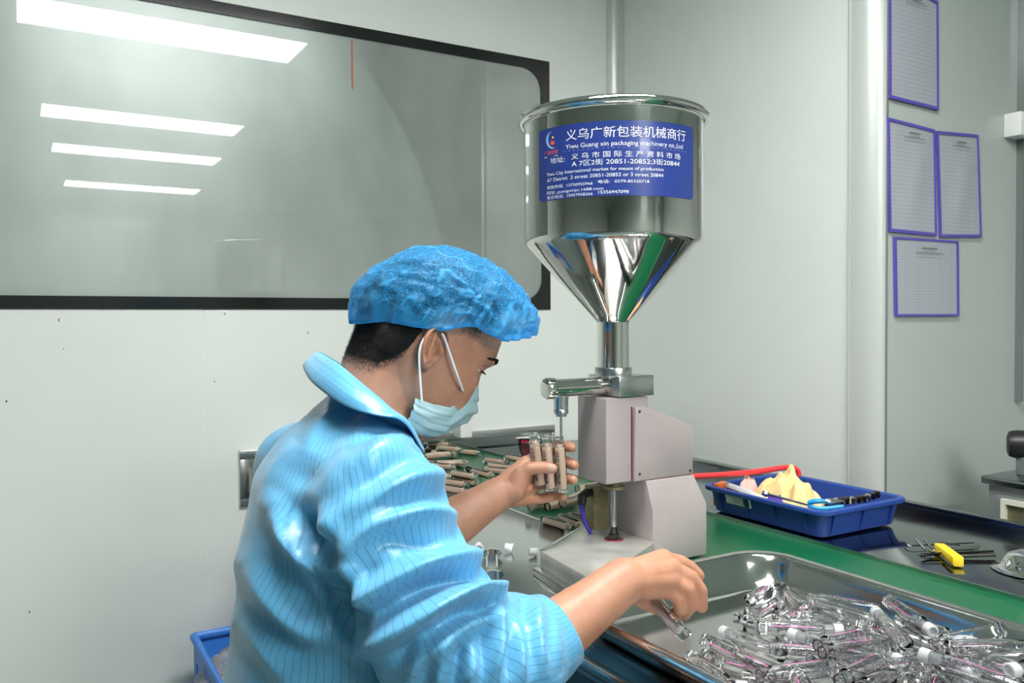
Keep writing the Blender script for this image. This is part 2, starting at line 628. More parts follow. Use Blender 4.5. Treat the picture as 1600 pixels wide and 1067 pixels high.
# ---- steel frame of the pass-through hatch
hf = struct(empty('trim_3', (HX0, YW, HZ0)))
fw = 0.026
for nm, bx in (('frame_rail', (HX0, HX1, HZ1 - fw, HZ1)), ('frame_rail', (HX0, HX1, HZ0 - 0.02, HZ0 + 0.006)),
               ('frame_stile', (HX0, HX0 + fw, HZ0, HZ1 - fw)), ('frame_stile', (HX1 - fw * 0.5, HX1, HZ0, HZ1 - fw))):
    MB().box(bx[0], bx[1], YW - 0.012, YW + 0.06, bx[2], bx[3]).build(nm, 'steel_brushed', hf, bevel=0.002)

# white cable trunking fixed above the hatch
cb = P(716, 640, 2.72)
t = MB().box(-0.018, 0.024, -0.05, 0, 0, 0.16).build('cable_trunking', 'white_plastic', bevel=0.002)
t.location = (onY(714, 684, YW).x, YW - 0.012, onY(714, 684, YW - 0.05).z)
tag(t, 'cream cable trunking stub on the wall above the conveyor hatch', 'cable duct')

# ---- ceiling LED panels
spots = [(0.63, 0.66, 'nearest the bench'), (0.76, -1.26, 'second from the window wall'), (0.86, -2.52, 'third from the window wall'),
         (1.02, -4.35, 'farthest from the window wall')]
wordsL = ['LED ceiling panel above the bench, largest in the window reflection', 'second LED ceiling panel from the top in the window reflection',
          'third LED ceiling panel from the top in the window reflection', 'lowest and smallest LED ceiling panel in the window reflection']
proto = None
for i, (x, y, w) in enumerate(spots + [(-1.6, 4.1, '')]):  # last entry: unseen panel added to brighten the room behind the pane
    if proto is None:
        p = empty('ceiling_light', (x, y, CEIL - 0.03))
        fr = ring_prism(rrect(-0.63, 0.63, -0.195, 0.195, 0.004, 2), rrect(-0.615, 0.615, -0.18, 0.18, 0.004, 2), -0.002, 0.03)
        fr.v = [(v[0], v[2], v[1]) for v in fr.v]
        fo = fr.build('frame', 'white_plastic', None)
        fo.parent = p
        do = MB().box(-0.617, 0.617, -0.182, 0.182, 0.0, 0.012).build('diffuser', 'led_panel', None, smooth=False)
        do.parent = p
        proto = p
    else:
        p = proto.copy()
        COL.objects.link(p)
        p.location = (x, y, CEIL - 0.03)
        for c in [c for c in COL.objects if c.parent == proto]:
            d = c.copy()
            COL.objects.link(d)
            d.parent = p
    lab = wordsL[i] if i < 4 else 'LED ceiling panel in the room beyond the glass'
    tag(p, lab, 'ceiling light', 'ceiling LED panels')

# smoke detectors between the panels
for (x, y, s, lab) in ((0.45, -3.3, 0.07, 'round white smoke detector left of the other on the ceiling'), (1.0, -3.35, 0.06, 'round white smoke detector right of the other on the ceiling')):
    o = MB().lathe([(s, 0), (s, -0.012), (s * 0.75, -0.03), (s * 0.3, -0.036)], 20).build('smoke_detector', 'white_plastic')
    o.location = (x, y, CEIL)
    tag(o, lab, 'smoke detector', 'smoke detectors')

# door set in the near wall with the twin-head emergency light (seen mirrored in the window)
dn = struct(empty('door_1', (3.25, -5.99, 0)))
MB().box(2.83, 3.70, -6.0, -5.965, 0, 2.58).build('door_leaf', 'white_plastic', dn, smooth=False)
for x in (2.80, 3.70):
    MB().box(x, x + 0.035, -6.0, -5.95, 0, 2.58).build('door_jamb', 'alu', dn, smooth=False)
MB().tube([(2.98, -5.955, 1.05), (2.98, -5.915, 1.08), (2.98, -5.915, 1.62), (2.98, -5.955, 1.65)], 0.012, 10).build('pull_handle', 'alu_trim', dn)
e = empty('emergency_light', (3.47, -5.965, 2.18), 'white twin-head emergency light above the door, mirrored in the window', 'emergency light')
MB().box(3.35, 3.59, -5.965, -5.90, 2.15, 2.27).build('battery_box', 'white_plastic', e, bevel=0.006)
for x in (3.40, 3.54):
    T = Matrix.Translation((x, -5.93, 2.335)) @ rot('X', 78)
    MB().lathe([(0.02, -0.03), (0.05, -0.02), (0.055, 0.02), (0.05, 0.03)], 20, T).build('lamp_head', 'alu_trim', e)

# ---- notices on the right wall
NOT = [((1387, -36), (1463, 3), (1464, 173), (1388, 154), 'printed notice in blue frame at the top, cut by the picture edge'),
       ((1385, 184), (1458, 203), (1461, 369), (1388, 362), 'tall printed notice in blue frame, left one of the touching pair'),
       ((1462, 205), (1526, 211), (1531, 371), (1467, 371), 'tall printed notice in blue frame, right one of the touching pair'),
       ((1395, 370), (1495, 377), (1496, 494), (1397, 494), 'lowest printed notice in blue frame, wider and shorter than the others')]
YQ = YP - 0.002
for c0, c1, c2, c3, lab in NOT:
    q = [onY(*c, YQ) for c in (c0, c1, c2, c3)]
    e = empty('wall_notice', q[3], lab, 'notice', 'framed notices on the right wall')
    ctr = sum(q, Vector()) / 4
    ins = [ctr + (p - ctr) * 0.945 for p in q]
    # sheet, slightly bulging
    nx, nz = 10, 14
    vs, fs = [], []
    for j in range(nz + 1):
        for i in range(nx + 1):
            u, v = i / nx, j / nz
            p = (q[0] * (1 - u) + q[1] * u) * (1 - v) + (q[3] * (1 - u) + q[2] * u) * v
            bul = 0.004 * math.sin(PI * u) * math.sin(PI * v) * (1 + 0.6 * math.sin(9 * u + 5 * v)) if 'pair' in lab else 0.0015 * math.sin(PI * u)
            vs.append((p.x, p.y - 0.003 - bul, p.z))
    for j in range(nz):
        for i in range(nx):
            k = j * (nx + 1) + i
            fs.append((k, k + 1, k + nx + 2, k + nx + 1))
    MB().add(vs, fs).build('sheet', 'poster_paper', e)
    for k in range(4):
        a, b = q[k], q[(k + 1) % 4]
        ia, ib = ins[k], ins[(k + 1) % 4]
        m = MB()
        vv = []
        for p in (a, b, ib, ia):
            vv += [Vector((p.x, p.y, p.z)), Vector((p.x, p.y - 0.006, p.z))]
        m.add(vv, ((0, 2, 4, 6), (1, 7, 5, 3), (0, 1, 3, 2), (2, 3, 5, 4), (4, 5, 7, 6), (6, 7, 1, 0)))
        m.build('frame_strip', 'poster_frame', e, smooth=False)
    # heading printed on the sheet
    w = q[1].x - q[0].x
    if True:
        hx = ctr.x - w * 0.1
        hz = (q[0].z * 0.5 + q[1].z * 0.5) - 0.028
        # grey ruled heading bars instead of legible words
        for r in range(2):
            MB().box(hx - w * (0.02 + 0.1 * r), hx + w * (0.22 + 0.1 * r), YQ - 0.0105, YQ - 0.0100, hz - 0.012 * r, hz - 0.012 * r + (0.004 if r == 0 else 0.0018)).build('heading', 'cabinet_grey', e, smooth=False)

# vertical cable conduit with a white switch box at the picture's right edge
cx = onY(1599, 200, YP - 0.02)
e = empty('wall_conduit', (cx.x, YP, 0.9), 'thin grey vertical conduit with white switch box at right edge', 'conduit')
MB().box(cx.x + 0.002, cx.x + 0.014, YP - 0.02, YP, 0.95, CEIL).build('conduit', 'cabinet_grey', e, smooth=False)
sb = onY(1591, 195, YP - 0.03)
s_ = MB().box(sb.x - 0.022, sb.x + 0.045, YP - 0.05, YP, sb.z - 0.034, sb.z + 0.034).build('switch_box', 'white_plastic', e, bevel=0.003)
MB().box(sb.x + 0.002, sb.x + 0.03, YP - 0.053, YP - 0.048, sb.z - 0.018, sb.z + 0.018).build('rocker', 'black_plastic', s_, bevel=0.001)
# ------------------------------------------------------------------ conveyor bench
BX0, BX1, BELT0, BELT1 = 0.61, 1.71, 0.945, 1.295
Y0, Y1 = -0.9, 3.3
be = empty('conveyor_bench', (1.1, 1.0, 0), 'long stainless work bench with a green conveyor belt running through the wall hatch', 'conveyor bench')
MB().box(BX0, BELT0 - 0.006, Y0, Y1, BZ - 0.03, BZ).build('worktop', 'steel_bench', be, bevel=0.002)
MB().box(BELT1 + 0.004, BX1, Y0, YW - 0.03, BZ - 0.03, BZ).build('worktop', 'steel_bench_dark', be, bevel=0.002)
MB().box(BELT1 + 0.004, HX1 - 0.02, YW - 0.029, Y1, BZ - 0.03, BZ).build('worktop', 'steel_bench_dark', be, bevel=0.002)
MB().box(BELT0, BELT1, Y0, Y1, BZ - 0.02, BZ - 0.004).build('belt', 'belt_green', be, smooth=False)
MB().box(BELT0 - 0.006, BELT0, Y0, Y1, BZ - 0.03, BZ + 0.002).build('belt_edge', 'steel_edge', be, smooth=False)
MB().box(BELT1, BELT1 + 0.004, Y0, Y1, BZ - 0.03, BZ + 0.003).build('belt_edge', 'steel_edge', be, smooth=False)
MB().box(BX1, BX1 + 0.022, Y0, YW - 0.03, BZ - 0.03, BZ + 0.012).build('rear_lip', 'steel_bench_dark', be, bevel=0.003)
MB().tube([(BX0 - 0.002, Y0, BZ - 0.009), (BX0 - 0.002, YW - 0.03, BZ - 0.009)], 0.009, 12).build('front_rail', 'steel_edge', be)
MB().box(BX0 + 0.004, BX0 + 0.012, Y0, 1.55, 0.30, BZ - 0.03).build('front_skirt', 'teal_skirt', be, smooth=False)
MB().box(BELT0, BELT1, Y0, Y1, 0.55, BZ - 0.03).build('belt_housing', 'steel_bench_dark', be, smooth=False)
for x in (BX0 + 0.05, BX1 - 0.05):
    for y in (Y0 + 0.1, 0.8, 1.6):
        MB().box(x - 0.02, x + 0.02, y - 0.02, y + 0.02, 0, BZ - 0.03).build('leg', 'steel_brushed', be, bevel=0.003)

# small LED counter standing on the bench inside the hatch
c = onZ(826, 694, BZ)
e = empty('counter_display', c, 'small black counter with red digits on the bench at the hatch', 'counter')
rz = Matrix.Translation(c) @ rot('Z', -25) @ Matrix.Scale(0.72, 4)
MB().box(-0.045, 0.045, 0, 0.05, 0.0005, 0.026, rz).build('case', 'display', e, bevel=0.002)
MB().box(-0.06, 0.055, 0.004, 0.06, 0.027, 0.033, rz).build('cover', 'white_plastic', e, bevel=0.002)
for k in range(4):
    for (x0, x1, z0, z1) in ((0, 0.010, 0.006, 0.008), (0, 0.010, 0.012, 0.014), (0, 0.010, 0.018, 0.02), (0.008, 0.010, 0.006, 0.02), (0, 0.002, 0.006, 0.014)):
        pass
    m = MB()
    for (x0, x1, z0, z1) in ((0, 0.010, 0.005, 0.008), (0, 0.010, 0.011, 0.013), (0, 0.010, 0.017, 0.02), (0.008, 0.011, 0.005, 0.02), (0, 0.003, 0.005, 0.02)):
        m.box(-0.034 + k * 0.017 + x0, -0.034 + k * 0.017 + x1, -0.0006, 0.0004, z0, z1, rz)
    m.build('digit', 'led_red', e, smooth=False)

# ------------------------------------------------------------------ filling machine
MX, MY = 0.890, 1.158
HR = 0.154          # hopper radius
fm = empty('filling_machine', (0.95, 1.15, BZ), 'tabletop filling machine with tall polished steel hopper and pinkish painted body', 'filling machine')
TM = Matrix.Translation((MX, MY, 0))
# lower body
lx0, lx1, ly0, ly1 = 0.936, 1.062, 1.108, 1.262
ring = lambda x0, x1, y0, y1, z: [Vector(p) for p in ((x0, y0, z), (x1, y0, z), (x1, y1, z), (x0, y1, z))]
MB().rings([ring(lx0, lx1, ly0, ly1, BZ), ring(lx0, lx1, ly0, ly1, 0.868), ring(lx0 - 0.012, lx1 - 0.028, ly0 + 0.004, ly1, 0.922)]).build('lower_body', 'machine_paint', fm, bevel=0.0025)
# upper body
ub = MB().box(0.846, 0.937, 1.121, 1.205, 0.922, 1.067).build('upper_body', 'machine_paint', fm, bevel=0.0025)
# wedge housing on the right flank
hy0, hy1 = 1.113, 1.205
poly = [(0.900, 0.9225), (1.034, 0.9225), (1.034, 1.010), (0.924, 1.050), (0.903, 1.050)]
sh = MB().prism(poly, 'y', hy0, hy1).build('side_housing', 'machine_paint', fm, bevel=0.003)
MB().box(0.8990, 0.8999, hy0 + 0.005, hy0 + 0.0085, 0.924, 1.051).build('joint', 'joint_red', fm, smooth=False)
for (x, z) in ((0.911, 1.043), (0.911, 0.935), (1.026, 0.930)):
    T = Matrix.Translation((x, hy0, z)) @ rot('X', 90)
    MB().lathe([(0.0025, -0.001), (0.0025, 0.001), (0.0015, 0.0016)], 10, T).build('screw', 'dark_steel', fm)
MB().box(0.93, 1.033, 1.1145, 1.21, 0.9200, 0.9225).build('joint', 'joint_red', fm, smooth=False)
# valve block
MB().box(0.872, 0.948, 1.118, 1.198, 1.0685, 1.104).build('valve_block', 'steel_brushed', fm, bevel=0.002)
MB().box(0.8595, 0.876, 1.130, 1.19, 1.0985, 1.1045).build('valve_lug', 'steel_brushed', fm, bevel=0.001)
# nozzle arm
za = 1.0865
T = Matrix.Translation((0.752, MY, za)) @ rot('Y', 90)
MB().lathe([(0.010, -0.005), (0.0165, -0.003), (0.0178, 0.0), (0.0178, 0.012), (0.0150, 0.014), (0.0150, 0.122)], 36, T).build('nozzle_arm', 'steel_polish', fm)
NX = 0.7795
T = Matrix.Translation((NX, MY, za - 0.012))
MB().lathe([(0.0135, 0), (0.0125, -0.008), (0.0118, -0.024), (0.0125, -0.025), (0.0125, -0.031), (0.0095, -0.032), (0.0095, -0.036)], 28, T).build('nozzle', 'steel_brushed', fm)
T = Matrix.Translation((NX, MY, za - 0.047))
MB().lathe([(0.0023, 0), (0.0023, -0.075)], 14, T).build('needle', 'steel_brushed', fm)
# neck and hopper
MB().lathe([(0.0325, 1.104), (0.0325, 1.1165), (0.0318, 1.1175)], 40, TM).build('clamp_ring', 'steel_brushed', fm)
MB().lathe([(0.0282, 1.1175), (0.0282, 1.196)], 40, TM, False, False).build('neck', 'steel_polish', fm)
zc, zt = 1.332, 1.545
prof = [(0.0285, 1.196), (0.030, 1.1985)]
for k in range(1, 15):
    f = k / 14
    prof.append((0.030 + (HR - 0.006 - 0.030) * f, 1.1985 + (zc - 0.006 - 1.1985) * f))
prof += [(HR - 0.0028, zc - 0.0025), (HR - 0.0006, zc + 0.002), (HR, zc + 0.008)]
for k in range(1, 9):
    prof.append((HR, zc + 0.008 + (zt - 0.012 - zc - 0.008) * k / 8))
hop = MB().lathe(prof + [(HR - 0.0015, zt - 0.012)] + [(r - 0.0015, z) for r, z in reversed(prof[16:-1])] + [(r - 0.0015, z + 0.0008) for r, z in reversed(prof[1:16])], 96, TM, False, False)
hop.build('hopper', 'steel_polish', fm, ang=30)
rm = [(HR + 0.0045 + 0.0075 * math.cos(a), zt - 0.004 + 0.0075 * math.sin(a)) for a in [2 * PI * k / 14 for k in range(15)]]
MB().lathe(rm, 96, TM, False, False).build('rim', 'steel_polish', fm, ang=60)

# ---- blue sticker on the hopper; measured on the photograph, then unrolled onto the cylinder
dcam = Vector((-MX, -MY, 0)).normalized()
drt = Vector((-dcam.y, dcam.x, 0))
drt = drt if drt.dot(CR) > 0 else -drt


def cyl(phi, z, r):
    d = dcam * math.cos(phi) + drt * math.sin(phi)
    return Vector((MX + d.x * r, MY + d.y * r, z))


def pix_to_cyl(px, py, r=HR + 0.0006):
    """ray - cylinder hit -> (angle, z)"""
    d = ray(px, py)
    ox, oy = EYE.x - MX, EYE.y - MY
    a = d.x ** 2 + d.y ** 2
    b = 2 * (ox * d.x + oy * d.y)
    c = ox ** 2 + oy ** 2 - r * r
    q = max(b * b - 4 * a * c, 0)
    t_ = (-b - math.sqrt(q)) / (2 * a)
    p = EYE + d * t_
    v = Vector((p.x - MX, p.y - MY, 0))
    return math.atan2(v.dot(drt), v.dot(dcam)), p.z


def crop(cx, cy):
    """coordinates of the label close-up (830..1100 x 180..320, 1600 px wide) -> photo pixel"""
    return 830 + cx * 270 / 1600, 180 + cy * 270 / 1600


aL, zLt = pix_to_cyl(842, 207)
aR, zRt = pix_to_cyl(1083, 200)
_, ztop = pix_to_cyl(962, 188)
_, zbot = pix_to_cyl(962, 305.5)
nseg = 48
lab = rrect(aL * HR, aR * HR, zbot, ztop, 0.008, 5)
sk = MB()
vs, fs = [], []
us = sorted(set([round(p[0], 5) for p in lab] + [aL * HR + (aR - aL) * HR * k / nseg for k in range(nseg + 1)]))


def lab_z(u, top):
    r = 0.008
    e0, e1 = aL * HR, aR * HR
    d = 0
    if u < e0 + r:
        d = r - math.sqrt(max(r * r - (e0 + r - u) ** 2, 0))
    if u > e1 - r:
        d = r - math.sqrt(max(r * r - (u - e1 + r) ** 2, 0))
    return ztop - d if top else zbot + d


for u in us:
    vs += [cyl(u / HR, lab_z(u, False), HR + 0.0006), cyl(u / HR, lab_z(u, True), HR + 0.0006)]
for k in range(len(us) - 1):
    fs.append((2 * k, 2 * k + 2, 2 * k + 3, 2 * k + 1))
stk = MB().add(vs, fs).build('sticker', 'label_blue', fm, fix=False)


def on_label(txt, c0, c1, h, m='print_white', name='lettering'):
    """text whose baseline starts at close-up point c0 and ends at c1; h = letter height in close-up pixels"""
    v, f = text_mesh(txt)
    if not len(v):
        return
    a0, z0 = pix_to_cyl(*crop(*c0))
    a1, z1 = pix_to_cyl(*crop(*c1))
    hz = h * 270 / 1600 * 1.31 / F_PX
    x0, x1 = v[:, 0].min(), v[:, 0].max()
    y0, y1 = 0.0, v[:, 1].max()
    z0 = (z0 + z1) / 2
    out = []
    for p in v:
        fr = (p[0] - x0) / (x1 - x0)
        out.append(cyl(a0 + (a1 - a0) * fr, z0 + (p[1] - y0) / (y1 - y0) * hz, HR + 0.0011))
    MB().add(out, f).build(name, m, stk, smooth=False, fix=False)


on_label('义乌广新包装机械商行', (322, 240), (1425, 228), 92)
on_label('Yiwu Guang xin packaging machinery co.,Ltd', (320, 318), (1400, 310), 40)
on_label('- - - - - - - - - - - - - - - - - - - - - - - - - - -', (305, 348), (1430, 335), 4)
on_label('地址:', (180, 445), (312, 430), 50)
on_label('义 乌 市 国 际 生 产 资 料 市 场', (372, 412), (1378, 405), 50)
on_label('A 7区2街 20851-20852;3街20844', (375, 480), (1370, 470), 50)
on_label('Yiwu City International market for means of production', (145, 572), (1222, 515), 30)
on_label('A7 District  2 street 20851-20852 or 3 street 20844', (148, 630), (1222, 568), 32)
on_label('销售热线:  13750955966', (148, 690), (570, 640), 30)
on_label('电话:   0579-85320718', (620, 634), (1092, 622), 30)
on_label('网址: guangxinjx.1688.com', (148, 736), (668, 690), 30)
on_label('售后电话:  15057958266', (150, 785), (570, 735), 30)
on_label('15356947098', (622, 728), (902, 720), 28)
on_label('广新机械', (125, 375), (248, 352), 38, 'print_red')
# emblem: pale crescent, red figure, yellow dot


def emblem(pts, m, name):
    v = [cyl(*(lambda q: (q[0], q[1]))(pix_to_cyl(*crop(*p))), HR + 0.0011) for p in pts]
    MB().add(v, [tuple(range(len(v)))]).build(name, m, stk, smooth=False, fix=False)


def strip(pa, pb, m, name):
    v, f = [], []
    for a_, b_ in zip(pa, pb):
        for p in (a_, b_):
            aa, zz = pix_to_cyl(*crop(*p))
            v.append(cyl(aa, zz, HR + 0.0011))
    for k in range(len(pa) - 1):
        f.append((2 * k, 2 * k + 1, 2 * k + 3, 2 * k + 2))
    MB().add(v, f).build(name, m, stk, smooth=False, fix=False)


ang = [math.radians(100 + 190 * k / 18) for k in range(19)]
strip([(195 + 55 * math.cos(a), 232 - 78 * math.sin(a)) for a in ang], [(200 + (50 - 10 * math.sin(PI * k / 18)) * math.cos(a), 228 - (74 - 9 * math.sin(PI * k / 18)) * math.sin(a)) for k, a in enumerate(ang)], 'print_sky', 'emblem_crescent')
strip([(183 + 7 * k, 262 - (10 if k % 2 else 34)) for k in range(6)], [(183 + 6.4 * k, 275) for k in range(6)], 'print_red', 'emblem_figure')
emblem([(202 + 9 * math.cos(2 * PI * k / 12), 205 - 11 * math.sin(2 * PI * k / 12)) for k in range(12)], 'print_yellow', 'emblem_dot')
strip([(122, 393), (248, 368)], [(122, 399), (248, 374)], 'print_white', 'emblem_rule')

# ---- foot plate, rod, fittings
A, B, C, D = (0.742, 1.166), (0.962, 1.302), (0.938, 1.106), (0.722, 0.982)
zp = 0.815
pl = MB().prism([A, B, C, D], 'z', BZ + 0.004, zp).build('foot_plate', 'steel_plate', fm, bevel=0.0015)
off = [(A[0] - 0.014, A[1] + 0.004), (A[0] + 0.006, A[1] + 0.004), (D[0] + 0.006, D[1] - 0.004), (D[0] - 0.014, D[1] - 0.004)]
MB().prism(off, 'z', BZ, BZ + 0.013).build('foot_flange', 'steel_edge', fm, bevel=0.002)
MB().prism([A, B, (0.955, 1.30), (0.748, 1.16)], 'z', zp - 0.002, zp + 0.002).build('plate_edge', 'steel_edge', fm, smooth=False)
MB().lathe([(0.0165, 0.904), (0.0185, 0.905), (0.0185, 0.910), (0.0145, 0.911), (0.0145, 0.922)], 28, TM).build('collar', 'brass', fm)
MB().lathe([(0.0052, 0.836), (0.0052, 0.905)], 16, TM).build('rod', 'steel_brushed', fm)
MB().lathe([(0.0175, zp), (0.0165, zp + 0.0014)], 24, TM).build('washer', 'joint_red', fm)
MB().lathe([(0.010, zp), (0.011, zp + 0.002), (0.011, zp + 0.009), (0.0095, zp + 0.011)], 6, TM).build('hex_nut', 'dark_steel', fm, smooth=False)
MB().lathe([(0.0062, zp + 0.011), (0.0062, 0.838)], 14, TM).build('rod_tip', 'dark_steel', fm)
MB().box(0.882, 0.915, 1.205, 1.235, 0.82, 0.90).build('air_valve', 'brass', fm, bevel=0.002)
T = Matrix.Translation((0.868, 1.215, 0.885))
MB().tube([T @ Vector(p) for p in ((0.016, 0, 0.004), (0.004, 0, 0.004), (-0.006, -0.002, 0), (-0.008, -0.002, -0.016))], [0.0075, 0.008, 0.0085, 0.0085], 14).build('elbow_fitting', 'black_plastic', fm)
MB().tube(spline([T @ Vector(p) for p in ((-0.008, -0.002, -0.014), (-0.008, -0.004, -0.03), (-0.002, -0.006, -0.05), (0.008, -0.008, -0.068))], 14), 0.0038, 12).build('air_hose', 'tube_blue', fm)
# ------------------------------------------------------------------ steel tray
TX0, TX1, TY0, TY1 = 0.612, 1.046, 0.30, 0.965
TZ = BZ + 0.0015


def rr3(x0, x1, y0, y1, r, z, n=8):
    return [Vector((p[0], p[1], z)) for p in rrect(x0, x1, y0, y1, r, n)]


def inset(d, r, z):
    return rr3(TX0 + d, TX1 - d, TY0 + d, TY1 - d, r, z)


tr = MB()
rings_ = [inset(0.060, 0.035, TZ), inset(0.050, 0.040, TZ + 0.0005), inset(0.038, 0.048, TZ + 0.006), inset(0.030, 0.052, TZ + 0.016),
          inset(0.020, 0.056, TZ + 0.034), inset(0.015, 0.060, TZ + 0.044), inset(0.011, 0.062, TZ + 0.048), inset(0.003, 0.066, TZ + 0.049),
          inset(0.0, 0.068, TZ + 0.046), inset(0.001, 0.068, TZ + 0.040)]
tr.rings(rings_, True, True, False)
tray = tr.build('steel_tray', 'steel_tray', None, ang=60)
md = tray.modifiers.new('thick', 'SOLIDIFY')
md.thickness = 0.0012
md.offset = 1
tag(tray, 'shallow stainless steel tray on the bench heaped with empty clear bottles', 'tray')

# ------------------------------------------------------------------ bottles
BR, BL = 0.0096, 0.080
NECK = 0.0128
prof = [(0.0002, 0.0), (BR - 0.0012, 0.0), (BR - 0.0003, 0.0004), (BR, 0.0014), (BR, BL - 0.002), (BR - 0.0006, BL - 0.0006), (0.0074, BL), (0.0069, BL + 0.001), (0.0069, BL + NECK),
        (0.0058, BL + NECK), (0.0058, BL - 0.001), (0.0072, BL - 0.004), (0.0074, 0.012), (0.0066, 0.0095), (0.0045, 0.0085), (0.0002, 0.0082)]
me_body = MB().lathe(prof, 20, None, True, True).mesh('bottle_body')
me_plug = MB().lathe([(0.0052, BL + 0.002), (0.0056, BL + NECK), (0.0079, BL + NECK), (0.0079, BL + NECK + 0.0105), (0.0070, BL + NECK + 0.0115), (0.0054, BL + NECK + 0.0115), (0.0050, BL + NECK + 0.006)], 18).mesh('bottle_plug')
me_rim = MB().lathe([(0.0071, BL + NECK - 0.003), (0.0077, BL + NECK - 0.003), (0.0077, BL + NECK + 0.001), (0.0052, BL + NECK + 0.001), (0.0052, BL + NECK - 0.004)], 18).mesh('bottle_rim')
me_liq = MB().lathe([(0.0002, 0.0056), (0.0078, 0.0061), (0.0084, 0.0075), (0.0084, BL - 0.0040), (0.0056, BL - 0.0012), (0.0056, BL + 0.001), (0.0002, BL + 0.001)], 18).mesh('bottle_liquid')


def wrap_text(txt, z0, z1, h, rad, a0=0.0):
    v, f = text_mesh(txt, 'print', 0.026)
    x0, x1, y1 = v[:, 0].min(), v[:, 0].max(), v[:, 1].max()
    out = []
    for p in v:
        z = z0 + (p[0] - x0) / (x1 - x0) * (z1 - z0)
        a = a0 + (p[1] / y1 - 0.5) * h / rad
        out.append((rad * math.cos(a), rad * math.sin(a), z))
    return out, f


pv, pf = wrap_text('LIQUID CONCEALER', 0.070, 0.014, 0.0060, BR + 0.00015)
me_print = MB().add(pv, pf).mesh('bottle_print', False)
m = MB()
for k in range(5):
    a = 0.48 + k * 0.02
    m.v.append((math.cos(a) * (BR + 0.00015), math.sin(a) * (BR + 0.00015), 0.018))
    m.v.append((math.cos(a) * (BR + 0.00015), math.sin(a) * (BR + 0.00015), 0.066))
for k in range(4):
    m.f.append((2 * k, 2 * k + 2, 2 * k + 3, 2 * k + 1))
me_pink = m.mesh('bottle_pink', False)
for me_, mt in ((me_body, 'clear'), (me_plug, 'plug'), (me_rim, 'clear'), (me_liq, 'liquid'), (me_print, 'print_black'), (me_pink, 'print_pink')):
    me_.materials.append(MATS[mt])
    me_.shade_smooth()
    me_.set_sharp_from_angle(angle=math.radians(50))


def bottle(name, base, axis, spin, parts, label, group):
    T = Matrix.Translation(Vector(base)) @ zto(axis) @ Matrix.Rotation(spin, 4, 'Z')
    e = empty(name, (0, 0, 0), label, 'bottle', group, None, T)
    for nm, me_ in parts:
        o = bpy.data.objects.new(nm, me_)
        COL.objects.link(o)
        o.parent = e
    return e


P_EMPTY = (('body', me_body), ('print', me_print), ('pink_stripe', me_pink))
P_RIM = P_EMPTY + (('neck_rim', me_rim),)
P_PLUG = P_EMPTY + (('plug', me_plug),)
prof_f = [(r, z) for r, z in prof[:9]] + [(0.0058, BL + NECK), (0.0058, BL - 0.001), (0.0086, BL - 0.003), (0.0086, 0.007), (0.0080, 0.0055), (0.0002, 0.005)]
me_bodyf = MB().lathe(prof_f, 20, None, True, True).mesh('bottle_body_full')
me_bodyf.materials.append(MATS['clear'])
me_bodyf.shade_smooth()
me_bodyf.set_sharp_from_angle(angle=math.radians(50))
P_FULL = (('body', me_bodyf), ('liquid', me_liq), ('neck_rim', me_rim), ('print', me_print))


def segdist(p1, q1, p2, q2):
    d1, d2, r = q1 - p1, q2 - p2, p1 - p2
    a, e, f = d1.dot(d1), d2.dot(d2), d2.dot(r)
    c, b = d1.dot(r), d1.dot(d2)
    den = a * e - b * b
    s = min(max((b * f - c * e) / den, 0), 1) if den > 1e-12 else 0
    t_ = (b * s + f) / e
    if t_ < 0:
        t_, s = 0, min(max(-c / a, 0), 1)
    elif t_ > 1:
        t_, s = 1, min(max((b - c) / a, 0), 1)
    return ((p1 + d1 * s) - (p2 + d2 * t_)).length


rnd = random.Random(11)
FZ = TZ + 0.0016
LT = BL + NECK
placed = []     # (base, top)
# bottles measured on the photograph (base pixel, neck pixel)
meas = [((1172, 938), (1203, 912), 0), ((1216, 946), (1217, 916), 0), ((1252, 948), (1222, 918), 0), ((1222, 975), (1250, 952), 0),
        ((1170, 965), (1200, 948), 0), ((1322, 962), (1265, 962), 0), ((1100, 1000), (1166, 1033), 0), ((1115, 1034), (1205, 1056), 0),
        ((1185, 980), (1330, 985), 1), ((1415, 1005), (1362, 950), 2), ((1375, 955), (1320, 945), 1)]
for a_, b_, ly in meas:
    z = FZ + BR + ly * BR * 1.75
    A_ = onZ(*a_, z)
    B_ = onZ(*b_, z)
    d = (B_ - A_).normalized()
    placed.append((A_, A_ + d * LT, ly))


def ok(a, b, mind):
    return all(segdist(a, b, p, q) >= mind for p, q, _ in placed)


